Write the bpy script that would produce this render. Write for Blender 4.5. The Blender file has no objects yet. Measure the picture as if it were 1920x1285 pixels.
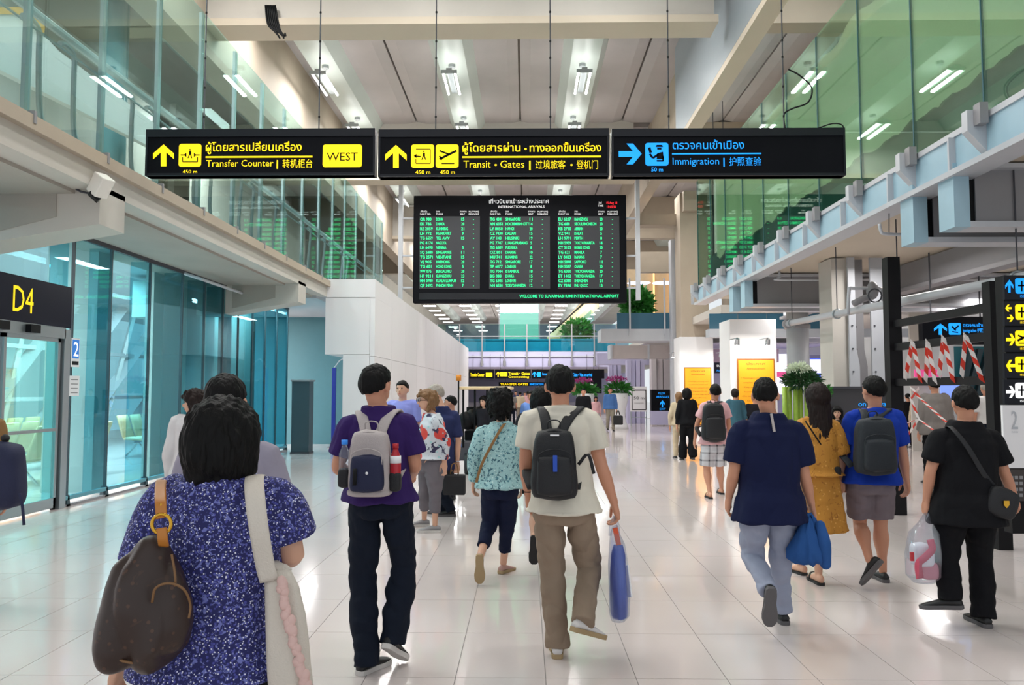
import bpy, bmesh, math, random
from mathutils import Vector, Matrix, noise
random.seed(7)
SC = bpy.context.scene
COL = SC.collection
R = math.radians
# ------------------------------------------------------------------ camera, world, exposure
F = 1493.0                      # focal length in pixels of the 1920 x 1285 frame
EYE = Vector((0, 0, 1.58))
PIT = math.atan(89.5 / F); YAW = math.atan(25 / F * math.cos(PIT))
cd = bpy.data.cameras.new('camera'); cam = bpy.data.objects.new('camera', cd); COL.objects.link(cam)
cd.sensor_width = 36; cd.lens = F / 1920 * 36; cd.clip_start = .05; cd.clip_end = 400
cam.location = EYE; cam.rotation_euler = (R(90) + PIT, 0, YAW)
SC.camera = cam
ROT = cam.rotation_euler.to_matrix()
w = bpy.data.worlds.new('world'); SC.world = w; w.use_nodes = True
bg = w.node_tree.nodes['Background']; bg.inputs[0].default_value = (.9, .96, 1, 1); bg.inputs[1].default_value = 1.0
SC.view_settings.view_transform = 'Standard'; SC.view_settings.look = 'None'
SC.view_settings.exposure = -0.16; SC.view_settings.gamma = 1; SC.view_settings.use_curve_mapping = False

def alight(name, loc, sx, sy, power, col=(1, 1, 1), rot=(0, 0, 0)):
    d = bpy.data.lights.new(name, 'AREA'); d.shape = 'RECTANGLE'; d.size = sx; d.size_y = sy; d.energy = power; d.color = col
    o = bpy.data.objects.new(name, d); COL.objects.link(o); o.location = loc; o.rotation_euler = rot
    return o
LROWS = [-5.25, -1.92, 1.5, 4.85]
LYS = [4.5, 8.5, 12.45, 16.4, 20.4, 24.4, 29.5, 33.5, 38.5, 43]
for r_ in LROWS:
    for y_ in LYS:
        for q_ in (-.15, .15): alight('tube_light', (r_ + q_, y_, 9.565), .05, 1.45, 56, (1, .985, .965))
# downlights under the two side galleries and in the gate room
for (x_, y_, z_, sx, sy, p_) in [(5.9, 12.8, 3.72, .3, 1.4, 45), (6.6, 20.5, 3.7, .3, 3, 90), (9.5, 12, 3.4, .3, 3, 110), (9, 17, 3.4, .3, 3, 110), (10, 26, 3.4, .4, 4, 240),
        (-5.45, 12.5, 3.6, .2, 1.2, 22), (-5.4, 20, 3.4, .2, 1.2, 30),
        (-8.6, 9, 3.9, .4, 4, 600), (-8.6, 14, 3.9, .4, 4, 600), (-10, 20, 3.9, .4, 6, 900), (-6.65, 19, 3.7, .2, 3, 160), (-8, 9, 8.2, .3, 1.5, 520), (-7.5, 19, 8.2, .3, 1.5, 420), (0, 56, 2.95, 5, .5, 200), (3, 45, 2.95, 1, .5, 60)]:
    alight('downlight', (x_, y_, z_), sx, sy, p_, (1, .97, .95))
alight('bridge_fill', (0, 47.5, 8.3), 8, .5, 900, (1, .98, .96), (R(50), 0, 0))  # added fill light to brighten the footbridge front, no fixture there
# shop strip lights of the hall beyond
for y_ in (62, 72, 84, 98):
    for x_ in (-6, 0, 6):
        alight('far_strip_light', (x_, y_, 8.9), 3, 1.5, 220, (.97, .98, 1))
        alight('far_strip_light', (x_, y_, 2.95), 3, .6, 70, (.95, .95, 1))

# ------------------------------------------------------------------ helpers
def ray(px, py): return ROT @ Vector(((px - 960) / F, -(py - 642.5) / F, -1))
def P(px, py, Y): d = ray(px, py); return EYE + d * (Y / d.y)          # the point at depth Y
def PX(px, py, X): d = ray(px, py); return EYE + d * (X / d.x)
def YX(px, X): return PX(px, 732, X).y                                 # depth of a column of the picture on a side plane
def hexc(s):
    s = s.lstrip('#'); s = ''.join(q * 2 for q in s) if len(s) == 3 else s; c = [int(s[i:i + 2], 16) / 255 for i in (0, 2, 4)]
    return tuple(x / 12.92 if x <= .04045 else ((x + .055) / 1.055) ** 2.4 for x in c) + (1,)
MATS = {}
def mat(name, col, rough=.6, metal=0, var=.0, vscale=6, bump=0, bscale=60, emis=None, estr=1, spec=.5, coat=0, stretch=None):
    if name in MATS: return MATS[name]
    m = bpy.data.materials.new(name); m.use_nodes = True; nt = m.node_tree; N = nt.nodes; L = nt.links; b = N['Principled BSDF']
    c = hexc(col) if isinstance(col, str) else col
    b.inputs['Base Color'].default_value = c; b.inputs['Roughness'].default_value = rough; b.inputs['Metallic'].default_value = metal
    b.inputs['Specular IOR Level'].default_value = spec; b.inputs['Coat Weight'].default_value = coat
    if var or bump:
        tc = N.new('ShaderNodeTexCoord'); mp = N.new('ShaderNodeMapping'); L.new(tc.outputs['Object'], mp.inputs[0])
        if stretch: mp.inputs['Scale'].default_value = stretch
    if var:
        nz = N.new('ShaderNodeTexNoise'); nz.inputs['Scale'].default_value = vscale; nz.inputs['Detail'].default_value = 5; L.new(mp.outputs[0], nz.inputs['Vector'])
        mx = N.new('ShaderNodeMix'); mx.data_type = 'RGBA'
        mx.inputs[6].default_value = tuple(x * (1 - var) for x in c[:3]) + (1,); mx.inputs[7].default_value = tuple(min(1, x * (1 + var)) for x in c[:3]) + (1,)
        L.new(nz.outputs[0], mx.inputs[0]); L.new(mx.outputs[2], b.inputs['Base Color'])
    if bump:
        n2 = N.new('ShaderNodeTexNoise'); n2.inputs['Scale'].default_value = bscale; L.new(mp.outputs[0], n2.inputs['Vector'])
        bp = N.new('ShaderNodeBump'); bp.inputs['Strength'].default_value = bump; bp.inputs['Distance'].default_value = .01
        L.new(n2.outputs[0], bp.inputs['Height']); L.new(bp.outputs[0], b.inputs['Normal'])
    if emis:
        b.inputs['Emission Color'].default_value = hexc(emis) if isinstance(emis, str) else emis; b.inputs['Emission Strength'].default_value = estr
    MATS[name] = m; return m
def glassmat(name, tint, refl=.15, rough=.0, fk=.3, diff=0, dcol='#ffffff'):
    m = bpy.data.materials.new(name); m.use_nodes = True; nt = m.node_tree; N = nt.nodes; L = nt.links; N.remove(N['Principled BSDF'])
    out = N['Material Output']; t = N.new('ShaderNodeBsdfTransparent'); t.inputs[0].default_value = hexc(tint)
    g = N.new('ShaderNodeBsdfGlossy'); g.inputs['Roughness'].default_value = rough; g.inputs[0].default_value = (.9, .97, .96, 1)
    mx = N.new('ShaderNodeMixShader'); fr = N.new('ShaderNodeFresnel'); fr.inputs[0].default_value = 1.5
    ad = N.new('ShaderNodeMath'); ad.operation = 'ADD'; ad.operation = 'MULTIPLY_ADD'; ad.inputs[1].default_value = fk; ad.inputs[2].default_value = refl; ad.use_clamp = True; L.new(fr.outputs[0], ad.inputs[0])
    L.new(ad.outputs[0], mx.inputs[0]); L.new(t.outputs[0], mx.inputs[1]); L.new(g.outputs[0], mx.inputs[2])
    last = mx.outputs[0]
    if diff:
        d = N.new('ShaderNodeBsdfDiffuse'); d.inputs[0].default_value = hexc(dcol); m2 = N.new('ShaderNodeMixShader'); m2.inputs[0].default_value = diff
        L.new(last, m2.inputs[1]); L.new(d.outputs[0], m2.inputs[2]); last = m2.outputs[0]
    L.new(last, out.inputs[0]); MATS[name] = m; return m

ORG = {}
def org(o): return ORG.get(o.name, Vector()) if o else Vector()
class MB:
    def __init__(s): s.v = []; s.f = []
    def quad(s, *p):
        i = len(s.v); s.v += [Vector(q) for q in p]; s.f.append(tuple(range(i, i + len(p)))); return s
    def box(s, x0, x1, y0, y1, z0, z1):
        i = len(s.v); s.v += [Vector((x, y, z)) for z in (z0, z1) for y in (y0, y1) for x in (x0, x1)]
        for q in ((0, 2, 3, 1), (4, 5, 7, 6), (0, 1, 5, 4), (2, 6, 7, 3), (0, 4, 6, 2), (1, 3, 7, 5)): s.f.append(tuple(i + k for k in q))
        return s
    def bar(s, a, b, wx, wz, up=(0, 0, 1)):            # box section between two points
        a = Vector(a); b = Vector(b); t = (b - a).normalized(); u = t.cross(Vector(up))
        if u.length < 1e-4: u = t.cross(Vector((0, 1, 0)))
        u.normalize(); v = u.cross(t); i = len(s.v)
        for p in (a, b):
            for (p_, q_) in ((-1, -1), (1, -1), (1, 1), (-1, 1)): s.v.append(p + u * (p_ * wx / 2) + v * (q_ * wz / 2))
        for q in ((0, 1, 2, 3), (7, 6, 5, 4), (0, 4, 5, 1), (1, 5, 6, 2), (2, 6, 7, 3), (3, 7, 4, 0)): s.f.append(tuple(i + k for k in q))
        return s
    def loft(s, rings, cap=True, closed=False):
        i = len(s.v); n = len(rings[0]); m = len(rings)
        for r in rings: s.v += [Vector(q) for q in r]
        for a in range(m if closed else m - 1):
            b = (a + 1) % m
            for k in range(n): s.f.append((i + a * n + k, i + a * n + (k + 1) % n, i + b * n + (k + 1) % n, i + b * n + k))
        if cap and not closed: s.f.append(tuple(i + k for k in range(n))[::-1]); s.f.append(tuple(i + (m - 1) * n + k for k in range(n)))
        return s
    def tube(s, pts, rad, n=8, sub=1, ref=None, pw=2, cap='flat', closed=False):
        pts = [Vector(p) for p in pts]; m = len(pts)
        if not isinstance(rad, (list,)): rad = [rad] * m
        rad = [(r, r) if not isinstance(r, tuple) else r for r in rad]
        if sub > 1:
            P2 = []; R2 = []
            rng = m if closed else m - 1
            for k in range(rng):
                if closed: p0, p1, p2, p3 = pts[k - 1], pts[k], pts[(k + 1) % m], pts[(k + 2) % m]
                else: p1, p2 = pts[k], pts[k + 1]; p0 = pts[k - 1] if k else p1 * 2 - p2; p3 = pts[k + 2] if k + 2 < m else p2 * 2 - p1
                for j in range(sub):
                    t = j / sub; t2 = t * t; t3 = t2 * t
                    P2.append(.5 * ((2 * p1) + (p2 - p0) * t + (2 * p0 - 5 * p1 + 4 * p2 - p3) * t2 + (3 * p1 - p0 - 3 * p2 + p3) * t3))
                    ra, rb = rad[k], rad[(k + 1) % m]; e = t * t * (3 - 2 * t)
                    R2.append((ra[0] + (rb[0] - ra[0]) * e, ra[1] + (rb[1] - ra[1]) * e))
            if not closed: P2.append(pts[-1]); R2.append(rad[-1])
            pts, rad = P2, R2; m = len(pts)
        if cap == 'round' and not closed:
            a, b = pts[0], pts[-1]; da = (pts[0] - pts[1]).normalized(); db = (pts[-1] - pts[-2]).normalized(); r0, r1 = rad[0], rad[-1]
            pre = []; prr = []; post = []; por = []
            for (q, c_) in ((.97, .25), (.8, .6), (.45, .9)):
                pre.insert(0, a + da * (c_ * min(r0))); prr.insert(0, (r0[0] * q, r0[1] * q)); post.append(b + db * (c_ * min(r1))); por.append((r1[0] * q, r1[1] * q))
            pts = pre + pts + post; rad = prr + rad + por; m = len(pts)
        rings = []; u = None
        for k in range(m):
            if closed: t = pts[(k + 1) % m] - pts[k - 1]
            else: t = pts[min(k + 1, m - 1)] - pts[max(k - 1, 0)]
            if t.length < 1e-9: t = Vector((0, 0, 1))
            t.normalize()
            if ref is not None: u_ = Vector(ref[k]) if isinstance(ref, list) and len(ref) == m else Vector(ref if not isinstance(ref, list) else ref[0])
            else: u_ = u if u is not None else (Vector((1, 0, 0)) if abs(t.x) < .8 else Vector((0, 1, 0)))
            u_ = u_ - t * u_.dot(t)
            if u_.length < 1e-4: u_ = t.orthogonal()
            u = u_.normalized(); v = t.cross(u); a, b = rad[k]; rg = []
            for j in range(n):
                th = 2 * math.pi * (j + .5) / n; c, s_ = math.cos(th), math.sin(th)
                if pw != 2: c = math.copysign(abs(c) ** (2 / pw), c); s_ = math.copysign(abs(s_) ** (2 / pw), s_)
                rg.append(pts[k] + u * (a * c) + v * (b * s_))
            rings.append(rg)
        return s.loft(rings, True, closed)
    def cyl(s, a, b, r, n=12): return s.tube([a, b], r, n)
    def ell(s, c, rx, ry, rz, n=12, M=None):
        c = Vector(c); m = n // 2; rings = []
        for a in range(1, m):
            ph = math.pi * a / m; rg = []
            for j in range(n):
                th = 2 * math.pi * j / n; q = Vector((rx * math.sin(ph) * math.cos(th), ry * math.sin(ph) * math.sin(th), -rz * math.cos(ph)))
                rg.append(c + (M @ q if M else q))
            rings.append(rg)
        e = Vector((0, 0, rz)); e = M @ e if M else e
        i = len(s.v); s.loft(rings, False); k = len(s.v); s.v += [c - e, c + e]; last = i + (m - 2) * n
        for j in range(n): s.f.append((k, i + (j + 1) % n, i + j)); s.f.append((k + 1, last + j, last + (j + 1) % n))
        return s
    def prism(s, pts, d):                               # polygon swept along d
        d = Vector(d); pts = [Vector(p) for p in pts]; i = len(s.v); n = len(pts); s.v += pts + [p + d for p in pts]
        s.f.append(tuple(range(i, i + n))[::-1]); s.f.append(tuple(range(i + n, i + 2 * n)))
        for k in range(n): s.f.append((i + k, i + (k + 1) % n, i + n + (k + 1) % n, i + n + k))
        return s
    def mesh(s, o=Vector(), name='m'):
        me = bpy.data.meshes.new(name); me.from_pydata([tuple(q - o) for q in s.v], [], s.f); me.update(); return me
    def build(s, name, m, parent=None, smooth=False, at=None, bevel=0):
        o_ = org(parent) if parent else Vector(at or (0, 0, 0))
        me = s.mesh(o_, name); return link(name, me, m, parent, smooth, o_, bevel, at is not None)
def link(name, me, m, parent=None, smooth=False, o_=Vector(), bevel=0, setloc=False):
    if isinstance(m, str): m = MATS[m]
    me.materials.clear(); me.materials.append(m)
    b = bmesh.new(); b.from_mesh(me); bmesh.ops.recalc_face_normals(b, faces=b.faces)
    if bevel: bmesh.ops.bevel(b, geom=b.edges[:], offset=bevel, segments=2, affect='EDGES', profile=.5)
    b.to_mesh(me); b.free()
    if smooth: me.polygons.foreach_set('use_smooth', [True] * len(me.polygons))
    o = bpy.data.objects.new(name, me); COL.objects.link(o)
    if parent: o.parent = parent; ORG[o.name] = Vector(o_)
    else:
        ORG[o.name] = Vector(o_)
        if setloc: o.location = o_
    return o
def tag(o, label=None, cat=None, group=None, kind=None):
    if label: o['label'] = label
    if cat: o['category'] = cat
    if group: o['group'] = group
    if kind: o['kind'] = kind
    return o
def thing(name, label, cat, loc=(0, 0, 0), group=None, kind=None):
    o = bpy.data.objects.new(name, None); COL.objects.link(o); o.location = loc; o.empty_display_size = .1; ORG[o.name] = Vector(loc)
    return tag(o, label, cat, group, kind)
TS = bpy.data.scenes.new('scratch')
def evaluated(o):
    TS.collection.objects.link(o)
    with bpy.context.temp_override(scene=TS, view_layer=TS.view_layers[0]): dg = bpy.context.evaluated_depsgraph_get()
    dg.update()
    me = bpy.data.meshes.new_from_object(o.evaluated_get(dg)); TS.collection.objects.unlink(o); d = o.data; bpy.data.objects.remove(o)
    return me
def remesh(mb, vox, sm=2, o_=Vector()):
    o = bpy.data.objects.new('t', mb.mesh(o_))
    r = o.modifiers.new('r', 'REMESH'); r.mode = 'VOXEL'; r.voxel_size = vox
    if sm: q = o.modifiers.new('s', 'SMOOTH'); q.iterations = sm; q.factor = .5
    return evaluated(o)
def text(s, h, m, parent, org3, ux=(1, 0, 0), uy=(0, 0, 1), width=None, align='LEFT', name='lettering', ls=1.0, ext=.002, bold=0, kind=None):
    """text with capital height h, left base line at org3, built as mesh; width squeezes or stretches it"""
    c = bpy.data.curves.new('t', 'FONT'); c.body = s; c.size = 1; c.extrude = 0; c.space_line = ls; c.offset = bold; c.resolution_u = 2
    me = evaluated(bpy.data.objects.new('t', c))
    xs = [v.co.x for v in me.vertices] or [0, 1]; x0, x1 = min(xs), max(xs); k = h / .7; kx = k if width is None else width / max(1e-6, x1 - x0)
    off = {'LEFT': -x0, 'CENTER': -(x0 + x1) / 2, 'RIGHT': -x1}[align]
    ux = Vector(ux).normalized(); uy = Vector(uy).normalized(); nz = ux.cross(uy); O = Vector(org3) - org(parent)
    for v in me.vertices: v.co = O + ux * ((v.co.x + off) * kx) + uy * (v.co.y * k) + nz * ext
    o = link(name, me, m, parent, False, org(parent))
    if kind: o['kind'] = kind
    return o
def struct(name, mb, m, parent=None, **k):
    o = mb.build(name, m, parent, **k)
    if not parent: o['kind'] = 'structure'
    return o
ORD = ['first', 'second', 'third', 'fourth', 'fifth', 'sixth', 'seventh', 'eighth', 'ninth', 'tenth', 'eleventh', 'twelfth', 'thirteenth', 'fourteenth']

# ------------------------------------------------------------------ materials
def speck(name, base, cols, scale, rough=.8, kind='voronoi', stretch=(1, 1, 1)):
    """cloth with a printed pattern: list of (colour, threshold)"""
    m = bpy.data.materials.new(name); m.use_nodes = True; nt = m.node_tree; N = nt.nodes; L = nt.links; b = N['Principled BSDF']; b.inputs['Roughness'].default_value = rough
    tc = N.new('ShaderNodeTexCoord'); mp = N.new('ShaderNodeMapping'); mp.inputs['Scale'].default_value = stretch; L.new(tc.outputs['Object'], mp.inputs[0])
    last = None; prev = hexc(base)
    for i, (c, th, sc, wd) in enumerate(cols):
        if kind == 'voronoi' and i % 2 == 0:
            t = N.new('ShaderNodeTexVoronoi'); t.inputs['Scale'].default_value = scale * sc; o = t.outputs[0]; inv = True
        else:
            t = N.new('ShaderNodeTexNoise'); t.inputs['Scale'].default_value = scale * sc; t.inputs['Detail'].default_value = 3; t.inputs['Distortion'].default_value = 1.2; o = t.outputs[0]; inv = False
        L.new(mp.outputs[0], t.inputs['Vector'])
        r = N.new('ShaderNodeMapRange'); r.inputs[1].default_value = th; r.inputs[2].default_value = th + wd
        r.inputs[3].default_value = 1 if inv else 0; r.inputs[4].default_value = 0 if inv else 1; L.new(o, r.inputs[0])
        mx = N.new('ShaderNodeMix'); mx.data_type = 'RGBA'; L.new(r.outputs[0], mx.inputs[0])
        if last is None: mx.inputs[6].default_value = prev
        else: L.new(last, mx.inputs[6])
        mx.inputs[7].default_value = hexc(c); last = mx.outputs[2]
    L.new(last, b.inputs['Base Color'])
    MATS[name] = m; return m
def plaid(name, base, line, pitch, wd):
    m = bpy.data.materials.new(name); m.use_nodes = True; nt = m.node_tree; N = nt.nodes; L = nt.links; b = N['Principled BSDF']; b.inputs['Roughness'].default_value = .85
    tc = N.new('ShaderNodeTexCoord'); sp = N.new('ShaderNodeSeparateXYZ'); L.new(tc.outputs['Object'], sp.inputs[0]); last = None
    for ax in (0, 2):
        a = N.new('ShaderNodeMath'); a.operation = 'PINGPONG'; a.inputs[1].default_value = pitch; L.new(sp.outputs[ax], a.inputs[0])
        c = N.new('ShaderNodeMath'); c.operation = 'LESS_THAN'; c.inputs[1].default_value = wd; L.new(a.outputs[0], c.inputs[0])
        if last is None: last = c.outputs[0]
        else:
            q = N.new('ShaderNodeMath'); q.operation = 'ADD'; L.new(last, q.inputs[0]); L.new(c.outputs[0], q.inputs[1])
            h = N.new('ShaderNodeMath'); h.operation = 'MULTIPLY'; h.inputs[1].default_value = .45; L.new(q.outputs[0], h.inputs[0]); last = h.outputs[0]
    mx = N.new('ShaderNodeMix'); mx.data_type = 'RGBA'; mx.inputs[6].default_value = hexc(base); mx.inputs[7].default_value = hexc(line); L.new(last, mx.inputs[0]); L.new(mx.outputs[2], b.inputs['Base Color'])
    MATS[name] = m; return m
mat('grout', '#8d8886', .7); mat('tile', '#d6cbc8', .13, var=.03, vscale=1.5, spec=.5, coat=.25)
mat('concrete', '#a49e95', .75, var=.16, vscale=1.2, bump=.15, bscale=25); mat('concrete_light', '#c0bbb3', .6, var=.12, vscale=.9, bump=.1, bscale=20)
mat('concrete_warm', '#aea190', .7, var=.14, vscale=1.1, bump=.12); mat('rib', '#c3ccc6', .35, var=.06, vscale=1)
mat('slab', '#aea7a5', .6, var=.16, vscale=.8, bump=.12, bscale=10)
mat('soffit', '#c4b8a6', .7, var=.08, vscale=1); mat('white_wall', '#e3e0e2', .55, var=.02, vscale=1)
mat('white_paint', '#e9e9ea', .5); mat('steel_blue', '#9dbccb', .45, var=.05); mat('steel_grey', '#8b8a8d', .5, var=.05); mat('steel_pale', '#b9bcc2', .4, var=.04)
mat('steel_dark', '#3c3d44', .5); mat('chrome', '#c9ced2', .18, metal=1); mat('alu', '#a9b3b8', .35, metal=.8); mat('alu_teal', '#5f99a6', .4, metal=.3)
mat('black', '#0c0d10', .5, spec=.2); mat('sign_black', '#080910', .55, spec=.12); mat('sign_trim', '#14161d', .35, spec=.3); mat('black_frame', '#121114', .5, spec=.2)
mat('yellow', '#ffdd00', .5, emis='#ffd800', estr=.95); mat('blue', '#0b8fe8', .5, emis='#0a9bff', estr=.95); mat('sign_white', '#ffffff', .5, emis='#ffffff', estr=.8)
mat('led', '#0c4', .5, emis=(.02, .85, .38, 1), estr=1.6); mat('led_red', '#e11', .5, emis=(.9, .02, .04, 1), estr=1.2); mat('board_text', '#ddd', .5, emis='#e6e6ea', estr=.6)
mat('board_grey', '#3e3f43', .6, spec=.2); mat('tube', '#fff', .5, emis=(1, .99, .97, 1), estr=17); mat('lamp_body', '#9aa0a2', .4)
mat('screen', '#6d86c8', .4, emis='#7f9cf0', estr=1.0); mat('screen_white', '#e8eaff', .4, emis='#eef0ff', estr=1.1); mat('screen_pink', '#d04a86', .4, emis='#d24a8a', estr=.7); mat('screen_blue', '#2348c0', .4, emis='#1d49d8', estr=.8)
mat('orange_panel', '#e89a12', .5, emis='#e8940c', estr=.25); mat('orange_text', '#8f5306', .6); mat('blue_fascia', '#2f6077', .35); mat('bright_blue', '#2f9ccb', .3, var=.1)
mat('teal_wall', '#47757f', .5, var=.06); mat('dark_teal', '#33474f', .5); mat('green_sheet', '#dfdfd2', .6, var=.08, vscale=.6, emis='#a9cf9f', estr=.0); mat('dark_green', '#0f4f58', .6)
mat('sheet_edge', '#d8cfbc', .7); mat('seat_tan', '#c2ac86', .6); mat('leaf', '#2f7a2a', .55, var=.35, vscale=9); mat('leaf_dark', '#1d4a20', .55, var=.3, vscale=9); mat('flower_white', '#dfe8cf', .6); mat('flower_pink', '#b53f8c', .6)
mat('vase_green', '#8fae3c', .25, var=.2, vscale=20); mat('red_tape', '#e0402f', .5); mat('white_tape', '#f0ecea', .5); mat('amber', '#ffcf90', .5, emis='#ffc27a', estr=1.6)
mat('yellow_paint', '#dba33a', .5); mat('navy_sign', '#17182c', .5, spec=.2); mat('info_blue', '#2f7fd8', .5, emis='#2f7fd8', estr=.25); mat('indigo', '#25318c', .4)
mat('duct', '#b3a9a6', .4, metal=.3, var=.06); mat('cream_roof', '#e2c79c', .5); mat('rubber', '#1c1c1e', .6); mat('paper', '#efeef0', .7)
mat('corr', '#c9c2c4', .5, var=.05); mat('lavender', '#b9b6d4', .5); mat('cam_white', '#e6e2da', .45)
glassmat('glass_teal', '#c6ebf2', .02, fk=.2); glassmat('glass_clear', '#e4f4f2', .04, fk=.28); glassmat('glass_green', '#e0f1e2', .08, fk=.42); glassmat('glass_far', '#dcf2ee', .04); glassmat('glass_door', '#bfeeee', .05)
# ================================================================== THE SETTING
ZD = 4.2      # gallery deck level
XL, XR, XS = -4.7, 4.43, -6.25
ZC, ZBM = 10.45, 8.54
# ---- floor: grout bed, tiles
fl = struct('floor', MB().box(-16, 16, -.5, 110, -.12, -.004), 'grout')
TX, TY, X0, Y0 = .496, .81, .11, 4.48
g = .0022
tm = MB().box(-TX / 2 + g, TX / 2 - g, -TY / 2 + g, TY / 2 - g, -.004, 0).mesh(name='tile')
tm.materials.append(MATS['tile'])
cells = []; far = MB()
for j in range(-6, 130):
    yc = Y0 + (j + .5) * TY
    for i in range(-32, 32):
        xc = X0 + (i + .5) * TX
        cells.append((xc, yc))
vis = [c for c in cells if c[1] > 3.2 and abs(c[0]) < c[1] * .66 + .4]
vis.sort(key=lambda c: c[1]); near = set(vis[:300])
for c in vis[:300]:
    t = bpy.data.objects.new('floor_tile', tm); COL.objects.link(t); t.parent = fl; t.location = (c[0], c[1], 0)
for c in cells:
    if c in near: continue
    if c[1] > 45: continue
    x, y = c; far.quad((x - TX / 2 + g, y - TY / 2 + g, 0), (x + TX / 2 - g, y - TY / 2 + g, 0), (x + TX / 2 - g, y + TY / 2 - g, 0), (x - TX / 2 + g, y + TY / 2 - g, 0))
far.quad((-16, 45.4, 0), (16, 45.4, 0), (16, 110, 0), (-16, 110, 0))
o = far.build('distant_floor_tiles', 'tile', fl); o['kind'] = 'stuff'

# ---- main ceiling: slab strips, ribs, cross beams
ce = struct('ceiling', MB().box(-14, 12, -2, 112, ZC + .2, ZC + .4), 'concrete')
BY = [3.6, 14.8, 26, 36.2, 47, 58, 70, 84, 98]
for a in range(len(BY) - 1):
    y0, y1 = BY[a] + .45, BY[a + 1]
    for (xa, xb) in [(-9.3, -6.95), (-6.94, -3.62), (-3.6, -.17), (-.15, 3.2), (3.22, 6.55), (6.56, 9.5)]:
        z = ZC
        m = MB(); m.prism([(xa + .02, y0, z + .06), (xa + .3, y0, z), (xb - .3, y0, z), (xb - .02, y0, z + .06), (xb - .02, y0, z + .2), (xa + .02, y0, z + .2)], (0, y1 - y0, 0)); m.build('ceiling_slab', 'slab', ce)
    for x in (-8.5, -5.3, -1.9, 1.55, 4.9, 8.2):
        m = MB(); m.prism([(x - .58, y0, ZC + .02), (x - .36, y0, ZC - .34), (x + .36, y0, ZC - .34), (x + .58, y0, ZC + .02)], (0, y1 - y0, 0)); m.build('ceiling_rib', 'rib', ce)
for k, y in enumerate(BY[:5]):
    m = MB().box(-6.2 if k < 9 else -9, 3.6 + .0, y, y + .45, ZBM, ZC + .15)
    m2 = MB().box(-6.25, 3.65, y - .12, y + .57, ZBM - .02, ZBM + .12)
    o = m.build('cross_beam', 'concrete_light', ce)
    m2.build('beam_flange', 'soffit', o)
    MB().box(-12, -6.2, y, y + .45, ZBM, ZC).box(4.15, 10, y, y + .45, ZBM, ZC).build('cross_beam', 'concrete_warm', ce)
    MB().cyl((-5.5, y - .15, ZC - .42), (3.5, y - .15, ZC - .42), .03, 8).build('service_pipe', 'white_paint', ce)

# side edge beams above galleries, side walls high
struct('trim_1', MB().box(-6.6, -6.1, -2, 48, 8.0, ZC + .1).box(-6.9, -6.6, -2, 48, 8.3, 8.9), 'concrete_warm')
struct('trim_2', MB().box(4.2, 4.6, 20.4, 48, 8.6, ZC + .1), 'concrete_warm')
struct('wall_left', MB().box(-13.9, -13.6, -2, 60, ZD, ZC), 'concrete_light')
# concrete panels facing the upper left gallery
struct('wall_left_upper', MB().box(-8.6, -8.4, 11.2, 17.5, ZD, 8.2).box(-8.6, -8.4, 20, 30, ZD, 8.2), 'concrete_light')
struct('wall_right', MB().box(16.6, 16.9, -2, 60, 0, ZC), 'white_paint')
# grey-blue bulkhead above the right gallery
struct('wall_right_upper', MB().box(3.9, 4.1, 5, 20.3, 8.0, ZC), mat('bulkhead', '#8e989f', .35, var=.05))
struct('trim_6', MB().box(3.9, 4.25, 5, 20.3, 7.86, 7.995), 'soffit')
w2_ = struct('window_2', MB().box(7.2, 7.3, 8, 30, 7.0, 7.1).box(7.2, 7.3, 8, 30, 9.6, 9.7), 'steel_pale')
for k in range(11):
    MB().box(7.22, 7.26, 8 + 2 * k + .05, 10 + 2 * k - .05, 7.1, 9.6).build('pane', mat('teal_pane', '#8fc9c8', .2), w2_); MB().box(7.16, 7.3, 8 + 2 * k - .05, 8 + 2 * k + .05, 7.0, 9.7).build('mullion', 'steel_pale', w2_)
struct('wall_right_far', MB().box(7.4, 7.6, 8, 30, ZD, ZC), 'concrete_warm')

# ---- left gallery slab, fascia, brackets
ls = thing('gallery_slab', 'concrete gallery slab with stepped fascia along the left side of the hall', 'gallery', (XL, 12, 3.7))
MB().box(-13.6, XL + .02, 3, 18.8, ZD - .13, ZD).build('deck', 'concrete', ls)
MB().box(XL - .12, XL + .06, 3, 18.8, ZD - .16, ZD - .02).build('upper_lip', 'concrete_warm', ls)
MB().box(XL - .3, XL - .02, 3, 18.8, ZD - .40, ZD - .13).build('fascia', 'concrete_light', ls)
MB().box(-6.9, XL - .3, 3, 18.8, ZD - .44, ZD - .34).build('soffit', 'concrete', ls)
for y in (8.65, 16.4):
    m = MB(); m.prism([(XL - .02, y, 3.86), (XL - .02, y, 3.42), (-6.3, y, 3.16), (-8.2, y, 3.1), (-8.2, y, 3.86)], (0, .55, 0)); m.build('bracket_beam', 'concrete_light', ls)
    MB().prism([(XL - .5, y - .01, 3.8), (XL - .5, y - .01, 3.5), (-6.1, y - .01, 3.28), (-6.1, y - .01, 3.8)], (0, .02, 0)).build('recess_panel', 'concrete', ls)
MB().tube([(-6.2, 14.3, 3.7), (-5.9, 14.3, 3.6), (-5.9, 18.5, 3.6)], .03, 8).build('conduit', 'steel_pale', ls)

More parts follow.
